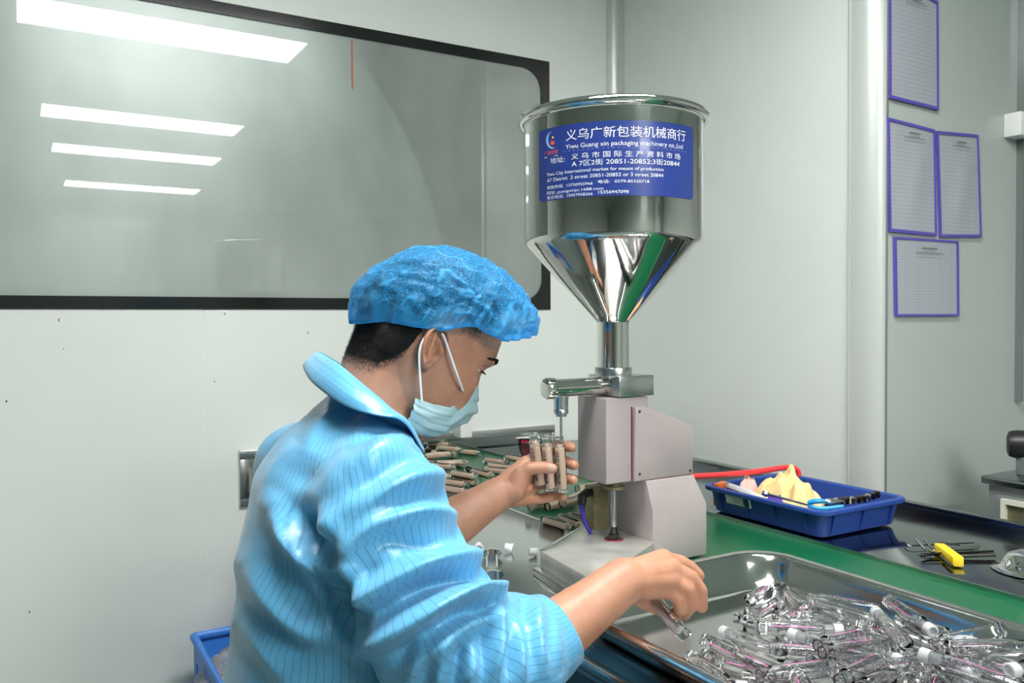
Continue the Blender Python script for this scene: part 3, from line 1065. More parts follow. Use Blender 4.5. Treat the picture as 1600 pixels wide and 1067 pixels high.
fx0, fx1, fy0, fy1 = TX0 + 0.052, TX1 - 0.052, 0.40, 0.86
for ly, tries, want in ((0, 5000, 60), (1, 5000, 34), (2, 4000, 18)):
    n = 0
    for _ in range(tries):
        if n >= want:
            break
        x, y = rnd.uniform(fx0, fx1), rnd.uniform(fy0, fy1)
        # heap keeps to the right and near side of the tray
        edge = (x - 0.78) * 0.35 + (0.80 - y)
        if edge < 0.05 + 0.06 * ly:
            continue
        a = rnd.gauss(2.2, 0.7) if rnd.random() < 0.7 else rnd.uniform(0, 2 * PI)
        if rnd.random() < 0.4:
            a += PI
        tl = rnd.uniform(-0.05, 0.05) if ly == 0 else rnd.uniform(-0.14, 0.14)
        d = Vector((math.cos(a) * math.cos(tl), math.sin(a) * math.cos(tl), math.sin(tl)))
        c = Vector((x, y, FZ + BR + ly * BR * 1.72 + abs(math.sin(tl)) * LT / 2 * (1 if ly == 0 else 0.3)))
        A_, B_ = c - d * LT / 2, c + d * LT / 2
        if not all(fx0 - 0.012 - 0.006 * ly < p.x < fx1 + 0.012 + 0.006 * ly and fy0 - 0.05 < p.y < fy1 + 0.03 for p in (A_, B_)):
            continue
        if not ok(A_, B_, BR * (2.0 if ly == 0 else 1.62)):
            continue
        if ly and sum(1 for p, q, l in placed if l == ly - 1 and segdist(A_, B_, p, q) < 2.3 * BR) < 2:
            continue
        placed.append((A_, B_, ly))
        n += 1
for i, (a, b, ly) in enumerate(placed):
    cx_, cy_, _ = proj((a + b) / 2)
    if cx_ > 1680 or cy_ > 1150:
        continue
    k = rnd.random()
    parts = P_PLUG if (k < 0.38 and i > 5) else P_RIM
    fx, fy, _ = proj(a)
    # spin so that the print tends to face up
    spin = rnd.uniform(-PI, PI)
    if rnd.random() < 0.65:
        R3 = zto(b - a).to_3x3().transposed()
        lv_ = R3 @ (Vector((0, 0, 0.8)) - CF * 0.6)
        spin = math.atan2(lv_.y, lv_.x) + rnd.uniform(-0.35, 0.35)
    what = 'white-plugged clear bottle' if parts is P_PLUG else 'open clear bottle'
    d = b - a
    ang_ = math.degrees(math.atan2(d.dot(CU * 0.7 + CF * 0.7), d.dot(CR)))
    way = ('right', 'upper right', 'away', 'upper left', 'left', 'lower left', 'the camera', 'lower right')[int(((ang_ + 22.5) % 360) // 45)]
    hz_ = 'left' if cx_ < 1230 else 'middle' if cx_ < 1420 else 'right'
    vt_ = 'far' if cy_ < 965 else 'centre' if cy_ < 1030 else 'near'
    lev_ = ('under', 'amid', 'topping')[ly]
    bottle('clear_bottle', a, d, spin, parts, '%s %s the tray heap, %s %s part, neck towards %s' % (what, lev_, vt_, hz_, way), 'empty bottles heaped on the tray')

# filled bottles on the belt ------------------------------------------------
cr4 = lambda x, y: (620 + x / 3.953, 650 + y / 3.953)
full = [((905, 640), (1065, 690), 0), ((1010, 626), (1140, 682), 0), ((1075, 612), (1195, 662), 0), ((1150, 560), (1215, 600), 0), ((925, 560), (985, 550), 0), ((1060, 520), (1150, 480), 0), ((1020, 540), (1080, 520), 1),
        ((1110, 450), (1180, 440), 0), ((820, 560), (900, 545), 0),
        ((275, 400), (435, 425), 0), ((335, 352), (500, 378), 1), ((430, 322), (600, 380), 0), ((540, 327), (690, 348), 0), ((562, 303), (705, 322), 0), ((538, 270), (672, 286), 0),
        ((672, 288), (760, 304), 0), ((235, 372), (330, 376), 0), ((270, 440), (400, 462), 0), ((345, 392), (495, 415), 0), ((470, 380), (580, 408), 0), ((235, 335), (340, 330), 0),
        ((100, 145), (210, 150), 0), ((185, 168), (340, 178), 1), ((165, 205), (285, 245), 1), ((365, 215), (500, 228), 0), ((270, 225), (410, 258), 0), ((160, 238), (315, 285), 0), ((170, 272), (300, 305), 0),
        ((250, 195), (360, 205), 1), ((130, 180), (250, 190), 0), ((60, 215), (170, 225), 0), ((40, 300), (180, 310), 0), ((120, 330), (240, 345), 0), ((30, 175), (130, 165), 0), ((180, 215), (60, 260), 1)]
rx_ = random.Random(8)
for _ in range(34):
    px0, py0 = rx_.uniform(40, 330), rx_.uniform(150, 420)
    a_ = rx_.gauss(0.15, 0.35)
    full.append(((px0, py0), (px0 + 140 * math.cos(a_), py0 + 70 * math.sin(a_)), 0))
fp = []
for a_, b_, ly in full:
    z = BZ - 0.004 + BR + 0.0005 + ly * BR * 1.8
    A_ = onZ(*cr4(*a_), z)
    B_ = onZ(*cr4(*b_), z)
    d = (B_ - A_).normalized()
    cand = None
    if not (BELT0 + 0.012 < min(A_.x, A_.x + d.x * LT) and max(A_.x, A_.x + d.x * LT) < BELT1 - 0.012) and len(fp) > 30:
        continue
    for dz in (0, BR * 1.8):
        q = (A_ + Vector((0, 0, dz)), A_ + d * LT + Vector((0, 0, dz)))
        if all(segdist(*q, *o) > 1.7 * BR for o in fp):
            cand = q
            break
    if cand is None:
        continue
    fp.append(cand)
    near = proj(cand[0])[0] > 815
    pxb, pyb, _ = proj((cand[0] + cand[1]) / 2)
    upper = 'lying on others' if cand[0].z > BZ + 0.018 else 'flat on the belt'
    if near:
        where = 'beside the machine, ' + ('nearest the foot plate' if pyb > 812 else 'behind the nearest row' if pyb > 790 else 'half hidden by the hand')
    else:
        where = 'in the hatch heap, ' + ('far' if pyb < 705 else 'middle' if pyb < 732 else 'near') + ' ' + ('left' if pxb < 690 else 'centre' if pxb < 735 else 'right') + ' part'
    bottle('filled_bottle', cand[0], d, rnd.uniform(0, 6.28), P_FULL, 'beige filled bottle %s %s' % (upper, where), 'filled bottles on the belt')

# the three filled bottles held under the needle and the one in the other hand
needle = Vector((NX, MY, 0))
b3 = P(878.5, 770, needle.dot(CF) - EYE.dot(CF) * 0)
dep = (Vector((NX, MY, 0.95)) - EYE).dot(CF)
held = []
for (t_, b_, dd, lab) in (((873.5, 686), (879, 769), 0.0, 'filled clear bottle held upright right under the filling needle'),
                          ((853, 684), (860, 768), -0.004, 'filled clear bottle held between two others, middle of the three'),
                          ((834, 683), (845, 763), -0.006, 'filled clear bottle held leftmost of the three in the hand')):
    top, bot = P(*t_, dep + dd), P(*b_, dep + dd)
    d = (top - bot).normalized()
    bottle('held_bottle', bot, d, 3.6, P_FULL, lab, 'filled bottles held in the hand')
    held.append((bot, d))
hb0, hb1 = P(1073, 996, 1.06), P(1022, 935, 1.075)
bottle('picked_bottle', hb0, hb1 - hb0, 1.0, P_EMPTY, 'empty clear bottle gripped by the hand above the steel tray', 'picked bottle')

# ------------------------------------------------------------------ small things on the left worktop
capm = MB().lathe([(0.0052, 0.0), (0.0085, 0.0), (0.0085, 0.003), (0.0074, 0.0035), (0.0066, 0.013), (0.0058, 0.0145), (0.0002, 0.0148)], 20, None, False, True)
me_cap = capm.mesh('cap')
me_cap.materials.append(MATS['cap_white'])
me_cap.shade_smooth()
me_cap.set_sharp_from_angle(angle=0.7)
for (px, py, d, lab) in ((748, 857, (0.35, 0.9, 0.25), 'small white cap on the worktop, leftmost of three'), (795, 858, (-0.75, 0.6, 0.2), 'small white cap on the worktop, middle one of three'),
                         (833, 865, (-0.9, 0.3, 0.15), 'small white cap beside the machine foot plate')):
    c = onZ(px, py + 5, BZ)
    o = bpy.data.objects.new('bottle_cap', me_cap)
    COL.objects.link(o)
    o.matrix_basis = Matrix.Translation(c + Vector((0, 0, 0.0092))) @ zto(d) @ Matrix.Translation((0, 0, -0.007))
    tag(o, lab, 'cap', 'white caps on the worktop')
a, b = onZ(768, 872, BZ), onZ(770, 930, BZ)
L = (b - a).length
ydir = (b - a).normalized()
T = Matrix.Translation(a) @ Matrix(((ydir.y, ydir.x, 0, 0), (-ydir.x, ydir.y, 0, 0), (0, 0, 1, 0), (0, 0, 0, 1)))
e = empty('nozzle_fixture', a, 'small steel fixture with two flanges lying on the worktop by the sleeve', 'steel part')
MB().box(-0.0085, 0.0085, 0, L, 0.004, 0.007, T).build('web', 'steel_brushed', e, bevel=0.0006)
for s in (-1, 1):
    MB().box(s * 0.0085 - 0.0015, s * 0.0085 + 0.0015, 0, L, 0.003, 0.016, T).build('flange_bar', 'chrome', e, bevel=0.0006)
for y in (-0.004, L * 0.62):
    Ty = T @ Matrix.Translation((0, y, 0.009)) @ rot('X', -90)
    MB().lathe([(0.010, 0), (0.0195, 0.0), (0.0195, 0.006), (0.010, 0.006)], 8, Ty @ Matrix.Diagonal((1, 0.44, 1, 1))).build('end_flange', 'steel_polish', e, smooth=False)

# ------------------------------------------------------------------ blue crate with tools
cx0, cx1, cy0, cy1 = 1.292, 1.560, 1.040, 1.372
cz0, cz1 = BZ + 0.0035, BZ + 0.060
cr = empty('tool_crate', (1.42, 1.2, BZ), 'low blue plastic crate holding a yellow cloth and tools on the rear worktop', 'crate')


def crr(d, z, r=0.02):
    return rr3(cx0 + d, cx1 - d, cy0 + d, cy1 - d, r, z, 5)


MB().rings([crr(0.024, cz0), crr(0.020, cz0 + 0.002), crr(0.013, cz1 - 0.012), crr(0.012, cz1 - 0.010), crr(0.002, cz1 - 0.010, 0.028), crr(0.0, cz1 - 0.008, 0.03), crr(0.0, cz1 - 0.002, 0.03),
            crr(0.003, cz1, 0.028), crr(0.009, cz1, 0.024), crr(0.013, cz1 - 0.003, 0.02), crr(0.022, cz0 + 0.006), crr(0.026, cz0 + 0.004)], True, True, True).build('shell', 'crate_blue', cr, ang=40)
for k in range(4):
    y = cy0 + 0.055 + k * 0.075
    MB().prism([(cx0 + 0.0235, cz0 + 0.004), (cx0 + 0.0125, cz1 - 0.011), (cx0 + 0.0065, cz1 - 0.011), (cx0 + 0.0185, cz0 + 0.004)], 'y', y - 0.003, y + 0.003).build('rib', 'crate_blue', cr, smooth=False)
for k in range(3):
    x = cx0 + 0.045 + k * 0.088
    MB().prism([(cy0 + 0.0235, cz0 + 0.004), (cy0 + 0.0125, cz1 - 0.011), (cy0 + 0.0065, cz1 - 0.011), (cy0 + 0.0185, cz0 + 0.004)], 'x', x - 0.003, x + 0.003).build('rib', 'crate_blue', cr, smooth=False)
# paper label on the long side
ya, yb = onX(1166, 790, cx0).y, onX(1127, 785, cx0).y


def side_pt(y, f, o=0.0007):
    z = cz0 + 0.003 + f * (cz1 - 0.012 - cz0 - 0.003)
    return Vector((cx0 + 0.0225 - 0.0105 * f - o, y, z))


v = [side_pt(ya, -0.02), side_pt(yb, -0.02), side_pt(yb, 0.98), side_pt(ya, 0.98)]
lb = MB().add(v, [(0, 1, 2, 3)]).build('paper_label', 'paper_white', cr, smooth=False)
for k in range(9):
    f0 = 0.9 - k * 0.095
    y0_ = ya + (yb - ya) * 0.12
    y1_ = ya + (yb - ya) * (0.9 - 0.25 * ((k * 7) % 3) / 2)
    v = [side_pt(y0_, f0, 0.0011), side_pt(y1_, f0, 0.0011), side_pt(y1_, f0 + 0.03, 0.0011), side_pt(y0_, f0 + 0.03, 0.0011)]
    MB().add(v, [(0, 1, 2, 3)]).build('print_line', 'cabinet_grey', lb, smooth=False)
v = [side_pt(ya + (yb - ya) * 0.08, 0.60, 0.0012), side_pt(ya + (yb - ya) * 0.3, 0.60, 0.0012), side_pt(ya + (yb - ya) * 0.3, 0.95, 0.0012), side_pt(ya + (yb - ya) * 0.08, 0.95, 0.0012)]
MB().add(v, [(0, 1, 2, 3)]).build('print_block', 'belt_green', lb, smooth=False)


def crumple(name, m, c, rx, ry, h, rz, seed, label, cat, peak=None, n=44, fold=1.0):
    """crumpled cloth as a closed draped heap"""
    vs, fs = [], []
    for j in range(n + 1):
        for i in range(n + 1):
            u, v_ = i / n * 2 - 1, j / n * 2 - 1
            r = max(abs(u), abs(v_))
            k = 1.0
            if r > 0:
                k = r / math.hypot(u, v_)
            x, y = u * k, v_ * k          # square to disc
            rr = math.hypot(x, y)
            w = 1 + 0.28 * mnoise.noise(Vector((math.atan2(y, x) * 1.5, seed, 0)))
            ph = Vector((x * 2.4 + seed, y * 2.4, 0.3 * seed))
            sm = lambda q: math.sqrt(q * q + 0.004)
            ph += Vector((mnoise.noise(ph * 0.9 + Vector((5, 5, 0))), mnoise.noise(ph * 0.9), 0)) * 0.9
            ph.y *= 0.62
            ridge = 1 - sm(mnoise.noise(ph * 0.8)) * 2.4
            ridge2 = 1 - sm(mnoise.noise(ph * 1.7 + Vector((9, 0, 0)))) * 2.2
            z = (1 - rr ** 2.2) * (0.30 + fold * (0.45 * ridge + 0.22 * ridge2))
            if peak:
                d2 = ((x - peak[0]) ** 2 + (y - peak[1]) ** 2) / peak[2] ** 2
                z += peak[3] * math.exp(-d2)
            vs.append((x * rx * w, y * ry * w, max(z, 0.0) * h))
    for j in range(n):
        for i in range(n):
            k = j * (n + 1) + i
            fs.append((k, k + 1, k + n + 2, k + n + 1))
    T_ = Matrix.Translation(Vector(c)) @ rot('Z', rz)
    vs = [T_ @ Vector(p) for p in vs]
    o = MB().add(vs, fs).build(name, m, None, ang=180)
    md = o.modifiers.new('thick', 'SOLIDIFY')
    md.thickness = 0.0015
    md.offset = 1
    tag(o, label, cat)
    return o


zb = cz0 + 0.010
crumple('yellow_cloth', 'cloth_yellow', (1.405, 1.225, zb), 0.105, 0.070, 0.082, 75, 3.1, 'crumpled pale yellow cloth heaped in the blue tool crate', 'cloth', peak=(0.15, -0.30, 0.20, 0.40), fold=1.2, n=70)
crumple('purple_cloth', 'cloth_purple', (1.362, 1.218, zb), 0.036, 0.030, 0.052, 40, 7.7, 'dark purple cloth tucked between paper and yellow cloth', 'cloth')
crumple('pink_cloth', 'cloth_pink', (1.385, 1.322, zb), 0.040, 0.032, 0.075, 10, 5.2, 'pale pink cloth at the far end of the blue crate', 'cloth')
hp = [onX(1082, 742, 1.36), P(1120, 741, 1.85), P(1180, 737, 1.87), P(1225, 732, 1.88), P(1244, 733, 1.90), P(1243, 745, 1.93)]
hz = [P(1070, 745, 1.80), P(1120, 742, 1.82), P(1180, 737, 1.85), P(1220, 731, 1.875), P(1238, 731, 1.885), P(1246, 735, 1.89), P(1248, 743, 1.892)]
o = MB().tube(spline(hz, 40), 0.0062, 14).build('red_hose', 'hose_red')
tag(o, 'bright red hose curving along the rear rim of the blue crate', 'hose')
T = Matrix.Translation((1.345, 1.285, zb + 0.030)) @ rot('Z', 74) @ rot('X', 26)
o = MB().box(-0.055, 0.055, -0.025, 0.025, 0, 0.012, T).build('white_box', 'paper_white', bevel=0.002)
tag(o, 'white paper box leaning at the left inside the blue crate', 'box')
T = Matrix.Translation((1.335, 1.352, zb + 0.03)) @ rot('Z', 20)
o = MB().box(-0.022, 0.022, -0.006, 0.006, -0.03, 0.018, T).build('orange_card', 'orange_plastic', bevel=0.002)
tag(o, 'orange plastic piece at the far left corner of the crate', 'plastic piece')
# steel wrench, blue pliers, black cable chain
a, b = P(1196, 771, 1.70), P(1268, 791, 1.66)
T = Matrix.Translation(a) @ zto(b - a)
L = (b - a).length
e = empty('open_wrench', a, 'slim steel wrench leaning across the crate rim beside the blue pliers', 'wrench')
MB().lathe([(0.003, 0), (0.0036, 0.01), (0.003, L)], 10, T @ Matrix.Diagonal((1.4, 0.7, 1, 1))).build('shaft', 'steel_brushed', e)
MB().lathe([(0.003, -0.006), (0.008, -0.003), (0.008, 0.003), (0.003, 0.006)], 14, T @ rot('X', 90)).build('head', 'steel_brushed', e)
e = empty('pliers', P(1275, 790, 1.65), 'pliers with blue rubber handles at the near rim of the crate', 'pliers')
for (q, r0) in (([P(1262, 786, 1.655), P(1274, 783, 1.65), P(1290, 783, 1.65)], 0.005), ([P(1262, 790, 1.655), P(1285, 795, 1.645), P(1318, 791, 1.64)], 0.0045)):
    MB().tube(spline(q, 12), [r0 * (0.8 + 0.3 * math.sin(k / 12 * PI)) for k in range(13)], 10).build('handle', 'handle_blue', e)
MB().tube(spline([P(1288, 783, 1.65), P(1302, 784, 1.652), P(1318, 783, 1.655)], 8), [0.004, 0.006, 0.0065, 0.006, 0.0055, 0.005, 0.004, 0.003, 0.002], 10).build('jaws', 'steel_brushed', e)
e = empty('strap_wrench', P(1335, 780, 1.66), 'black and steel segmented strap lying along the crate edge', 'strap')
pts = spline([P(1286, 789, 1.665), P(1310, 783, 1.67), P(1345, 780, 1.68), P(1374, 771, 1.70)], 12)
for k in range(12):
    p0, p1 = pts[k], pts[k + 1]
    T = Matrix.Translation((p0 + p1) / 2) @ zto(p1 - p0)
    MB().box(-0.007, 0.007, -0.005, 0.005, -0.004, 0.004, T).build('link', 'dark_steel' if k % 3 else 'steel_brushed', e, bevel=0.0012)
o = MB().tube([P(1243, 760, 1.80), P(1266, 763, 1.79)], 0.005, 12).build('white_tube', 'white_plastic')
tag(o, 'short white tube behind the yellow cloth in the crate', 'tube')

# ------------------------------------------------------------------ hex key set
KC = onZ(1482, 866, BZ + 0.012)
e = empty('hex_key_set', KC, 'set of dark hex keys in a yellow plastic holder on the rear worktop', 'hex keys')
ha, hb = onZ(1470, 852, BZ + 0.012), onZ(1496, 871, BZ + 0.012)
hd = (hb - ha).normalized()
hx = Vector((-hd.y, hd.x, 0))
T = Matrix(((hd.x, hx.x, 0, KC.x), (hd.y, hx.y, 0, KC.y), (0, 0, 1, BZ + 0.001), (0, 0, 0, 1)))
hl = (hb - ha).length / 2 + 0.006
MB().box(-hl, hl, -0.009, 0.009, 0.002, 0.019, T).build('holder', 'yellow_plastic', e, bevel=0.002)
keys = [((1412, 847), (1420, 853), (1522, 848), 0.0012), ((1432, 843), (1448, 862), (1528, 856), 0.0025), ((1443, 842), (1458, 859), (1530, 853), 0.0018), ((1440, 866), (1442, 866), (1552, 861), 0.0022),
        ((1440, 869), (1450, 866), (1555, 866), 0.0028), ((1488, 885), (1470, 869), (1555, 867), 0.0030), ((1466, 850), (1470, 848), (1500, 852), 0.0016)]
for i, (a_, b_, c_, r) in enumerate(keys):
    h = BZ + 0.007 + 0.0015 * (i % 4)
    pa = onZ(*a_, h + (0.010 if i in (1, 2) else 0.0))
    pb, pc = onZ(*b_, h), onZ(*c_, h)
    MB().tube([pa, pa.lerp(pb, 0.8), pb.lerp(pc, 0.05), pc], r, 6).build('hex_key', 'dark_steel' if i not in (1, 2) else 'steel_polish', e, smooth=False)

# round steel lid at the right edge
lc = onZ(1612, 893, BZ)
o = MB().lathe([(0.058, 0.0), (0.060, 0.0015), (0.052, 0.004), (0.046, 0.007), (0.043, 0.016), (0.034, 0.027), (0.018, 0.033), (0.0004, 0.0345)], 48, None, False, True).build('steel_dish', 'steel_polish', ang=70)
o.location = lc + Vector((0, 0, 0.001))
tag(o, 'shiny upturned steel dish on the rear worktop at the right edge', 'dish')

# ------------------------------------------------------------------ grey machine behind the bench at the right
gx = 2.09
g0 = onX(1535, 742, gx)
e = empty('grey_cabinet', (gx + 0.2, 1.0, 0), 'grey metal machine cabinet with cream framed opening behind the bench', 'machine cabinet')
ztop = g0.z
MB().box(gx + 0.01, gx + 0.5, 0.35, g0.y - 0.01, 0.0, ztop - 0.02).build('body', 'cabinet_grey', e, bevel=0.003)
MB().box(gx - 0.008, gx + 0.52, 0.33, g0.y, ztop - 0.02, ztop).build('top_slab', 'steel_bench_dark', e, bevel=0.003)
q0 = onX(1558, 772, gx)
MB().box(gx - 0.002, gx + 0.02, 0.45, q0.y, 0.2, q0.z).build('door', 'cabinet_grey', e, bevel=0.002)
w0 = onX(1568, 778, gx)
fy1, fz1 = w0.y, w0.z
for bx in ((fy1 - 0.012, fy1, fz1 - 0.3, fz1), (fy1 - 0.30, fy1 - 0.012, fz1 - 0.012, fz1), (fy1 - 0.30, fy1 - 0.012, fz1 - 0.3, fz1 - 0.288), (fy1 - 0.312, fy1 - 0.30, fz1 - 0.3, fz1)):
    MB().box(gx - 0.014, gx - 0.002, *bx).build('opening_frame', 'cream', e, smooth=False)
MB().box(gx - 0.004, gx - 0.001, fy1 - 0.3, fy1 - 0.012, fz1 - 0.288, fz1 - 0.012).build('opening_panel', 'brass', e, smooth=False)
mo = P(1606, 697, 2.08)
m0 = empty('electric_motor', (mo.x, mo.y, ztop), 'black electric motor on the grey cabinet, cut by the right edge', 'motor')
T = Matrix.Translation((mo.x + 0.03, mo.y, mo.z)) @ rot('Z', -59) @ rot('Y', 90)
MB().lathe([(0.02, -0.06), (0.032, -0.055), (0.036, -0.04), (0.036, 0.05), (0.03, 0.06)], 24, T).build('motor_case', 'black_plastic', m0)
MB().box(mo.x + 0.0, mo.x + 0.06, mo.y - 0.03, mo.y + 0.03, ztop, mo.z - 0.02).build('motor_mount', 'cabinet_grey', m0, bevel=0.003)
T2 = Matrix.Translation((mo.x, mo.y, mo.z)) @ rot('Z', -59)
MB().box(-0.005, 0.02, -0.0375, -0.0355, -0.014, 0.012, T2).build('rating_plate', 'print_white', m0, smooth=False)

# ------------------------------------------------------------------ blue basket with plastic bag behind the worker
bk = empty('blue_basket', (0.55, 2.1, 0), 'bright blue slotted plastic basket on the floor against the wall', 'basket')
bl = onZ(303, 995, 0.36)
T = Matrix.Translation((bl.x, min(bl.y, YW - 0.03), 0))
bw, bd, bh = 0.52, 0.36, 0.36


def slotted(name, L, H, T_, slots):
    b = MB()
    xs = sorted(set([0, L] + [s for sl in slots for s in sl[:2]]))
    z0, z1 = 0.12, 0.30
    b.box(0, L, 0, 0.006, 0, z0, T_)
    b.box(0, L, 0, 0.006, z1, H, T_)
    px_ = 0
    for s0, s1 in [(s[0], s[1]) for s in slots] + [(L, L)]:
        if s0 > px_:
            b.box(px_, s0, 0, 0.006, z0, z1, T_)
        px_ = s1
    return b.build(name, 'basket_blue', bk, smooth=False)


sl = [(0.03 + 0.022 * k, 0.03 + 0.022 * k + 0.011) for k in range(22)]
slotted('side_panel', bw, bh, T, sl)                                        # against the wall
slotted('side_panel', bw, bh, T @ Matrix.Translation((0, -bd, 0)), sl)
sl2 = [(0.03 + 0.04 * k, 0.03 + 0.04 * k + 0.02) for k in range(8)]
slotted('end_panel', bd, bh, T @ rot('Z', -90), sl2)
slotted('end_panel', bd, bh, T @ Matrix.Translation((bw - 0.006, 0, 0)) @ rot('Z', -90), sl2)
MB().box(0, bw, -bd, 0, 0.002, 0.01, T).build('base', 'basket_blue', bk, smooth=False)
MB().tube([T @ Vector(p) for p in ((0, 0, bh), (bw, 0, bh), (bw, -bd, bh), (0, -bd, bh), (0, 0, bh))], 0.011, 10).build('rim', 'basket_blue', bk)
b = bmesh.new()
bmesh.ops.create_icosphere(b, subdivisions=5, radius=1.0)
for v in b.verts:
    p = v.co.copy()
    d = 1 + 0.28 * (1 - 2.4 * abs(mnoise.noise(p * 1.9 + Vector((3, 1, 2))))) + 0.10 * (1 - 2 * abs(mnoise.noise(p * 5.1)))
    v.co = Vector((p.x * 0.19 * d, p.y * 0.13 * d, p.z * 0.11 * d))
me = bpy.data.meshes.new('plastic_bag')
b.to_mesh(me)
b.free()
o = link_mesh('plastic_bag', me, 'film', None, True, 0, 2, 180)
o.matrix_basis = Matrix.Translation(T @ Vector((0.20, -0.17, 0.25)))
tag(o, 'crumpled clear plastic bag lying in the blue basket', 'plastic bag')
# ------------------------------------------------------------------ the worker
def skin_mat():
    m = mat('skin', (0.52, 0.29, 0.205), rough=0.48, sss=0.12)
    nt = m.node_tree
    b = nt.nodes['Principled BSDF']
    tc = nd(nt, 'ShaderNodeTexCoord')
    n = nd(nt, 'ShaderNodeTexNoise', Scale=28.0, Detail=5.0, Roughness=0.6)
    nt.links.new(tc.outputs['Object'], n.inputs['Vector'])
    r = nd(nt, 'ShaderNodeValToRGB')
    r.color_ramp.elements[0].position = 0.35
    r.color_ramp.elements[0].color = (0.40, 0.185, 0.115, 1)
    r.color_ramp.elements[1].position = 0.68
    r.color_ramp.elements[1].color = (0.48, 0.245, 0.155, 1)
    nt.links.new(n.outputs['Fac'], r.inputs['Fac'])
    nt.links.new(r.outputs['Color'], b.inputs['Base Color'])
    n2 = nd(nt, 'ShaderNodeTexNoise', Scale=420.0, Detail=2.0)
    nt.links.new(tc.outputs['Object'], n2.inputs['Vector'])
    bp = nd(nt, 'ShaderNodeBump', Strength=0.25, Distance=0.0006)
    nt.links.new(n2.outputs['Fac'], bp.inputs['Height'])
    nt.links.new(bp.outputs['Normal'], b.inputs['Normal'])


def jacket_mat():
    """Satin blue anti-static cloth with thin woven stripes (attribute 'stripe' = metres across the cloth)."""
    m = mat('jacket_cloth', (0.13, 0.42, 0.68), rough=0.33, sheen=0.15)
    nt = m.node_tree
    b = nt.nodes['Principled BSDF']
    at = nd(nt, 'ShaderNodeAttribute', attribute_name='stripe')
    ml = nd(nt, 'ShaderNodeMath', operation='MULTIPLY')
    ml.inputs[1].default_value = 1 / 0.0085
    nt.links.new(at.outputs['Fac'], ml.inputs[0])
    fr = nd(nt, 'ShaderNodeMath', operation='FRACT')
    nt.links.new(ml.outputs[0], fr.inputs[0])
    sb = nd(nt, 'ShaderNodeMath', operation='SUBTRACT')
    sb.inputs[1].default_value = 0.5
    nt.links.new(fr.outputs[0], sb.inputs[0])
    ab = nd(nt, 'ShaderNodeMath', operation='ABSOLUTE')
    nt.links.new(sb.outputs[0], ab.inputs[0])
    mr = nd(nt, 'ShaderNodeMapRange')
    mr.inputs['From Min'].default_value = 0.04
    mr.inputs['From Max'].default_value = 0.085
    mr.inputs['To Min'].default_value = 0.50
    mr.inputs['To Max'].default_value = 0.0
    nt.links.new(ab.outputs[0], mr.inputs['Value'])
    at2 = nd(nt, 'ShaderNodeAttribute', attribute_name='seam')
    mx0 = nd(nt, 'ShaderNodeMath', operation='MAXIMUM')
    sc = nd(nt, 'ShaderNodeMath', operation='MULTIPLY')
    sc.inputs[1].default_value = 0.55
    nt.links.new(at2.outputs['Fac'], sc.inputs[0])
    nt.links.new(mr.outputs['Result'], mx0.inputs[0])
    nt.links.new(sc.outputs[0], mx0.inputs[1])
    mx = nd(nt, 'ShaderNodeMix', data_type='RGBA')
    nt.links.new(mx0.outputs[0], mx.inputs['Factor'])
    mx.inputs['A'].default_value = (0.11, 0.375, 0.62, 1)
    mx.inputs['B'].default_value = (0.035, 0.12, 0.24, 1)
    nt.links.new(mx.outputs['Result'], b.inputs['Base Color'])
    tc = nd(nt, 'ShaderNodeTexCoord')
    n2 = nd(nt, 'ShaderNodeTexNoise', Scale=55.0, Detail=3.0, Distortion=0.8)
    nt.links.new(tc.outputs['Object'], n2.inputs['Vector'])
    bp = nd(nt, 'ShaderNodeBump', Strength=0.22, Distance=0.004)
    nt.links.new(n2.outputs['Fac'], bp.inputs['Height'])
    nt.links.new(bp.outputs['Normal'], b.inputs['Normal'])


def cap_mat():
    m = bpy.data.materials.new('bouffant')
    m.use_nodes = True
    nt = m.node_tree
    nt.nodes.clear()
    out = nd(nt, 'ShaderNodeOutputMaterial')
    tc = nd(nt, 'ShaderNodeTexCoord')
    n = nd(nt, 'ShaderNodeTexNoise', Scale=420.0, Detail=3.0, Roughness=0.7)
    nt.links.new(tc.outputs['Object'], n.inputs['Vector'])
    df = nd(nt, 'ShaderNodeBsdfPrincipled', Roughness=0.55)
    df.inputs['Base Color'].default_value = (0.018, 0.31, 0.66, 1)
    df.inputs['Sheen Weight'].default_value = 0.3
    tl = nd(nt, 'ShaderNodeBsdfTranslucent')
    tl.inputs['Color'].default_value = (0.03, 0.45, 0.85, 1)
    a = nd(nt, 'ShaderNodeMixShader')
    a.inputs['Fac'].default_value = 0.25
    nt.links.new(df.outputs[0], a.inputs[1])
    nt.links.new(tl.outputs[0], a.inputs[2])
    tr = nd(nt, 'ShaderNodeBsdfTransparent')
    tr.inputs['Color'].default_value = (0.55, 0.80, 1.0, 1)
    mr = nd(nt, 'ShaderNodeMapRange')
    mr.inputs['From Min'].default_value = 0.38
    mr.inputs['From Max'].default_value = 0.62
    mr.inputs['To Min'].default_value = 0.16
    mr.inputs['To Max'].default_value = 0.66
    nt.links.new(n.outputs['Fac'], mr.inputs['Value'])
    # denser cloth where it is bunched
    at = nd(nt, 'ShaderNodeAttribute', attribute_name='dense')
    mx0 = nd(nt, 'ShaderNodeMath', operation='MAXIMUM')
    nt.links.new(mr.outputs['Result'], mx0.inputs[0])
    nt.links.new(at.outputs['Fac'], mx0.inputs[1])
    mx = nd(nt, 'ShaderNodeMixShader')
    nt.links.new(mx0.outputs[0], mx.inputs['Fac'])
    nt.links.new(tr.outputs[0], mx.inputs[1])
    nt.links.new(a.outputs[0], mx.inputs[2])
    nt.links.new(mx.outputs[0], out.inputs['Surface'])
    MATS['bouffant'] = m


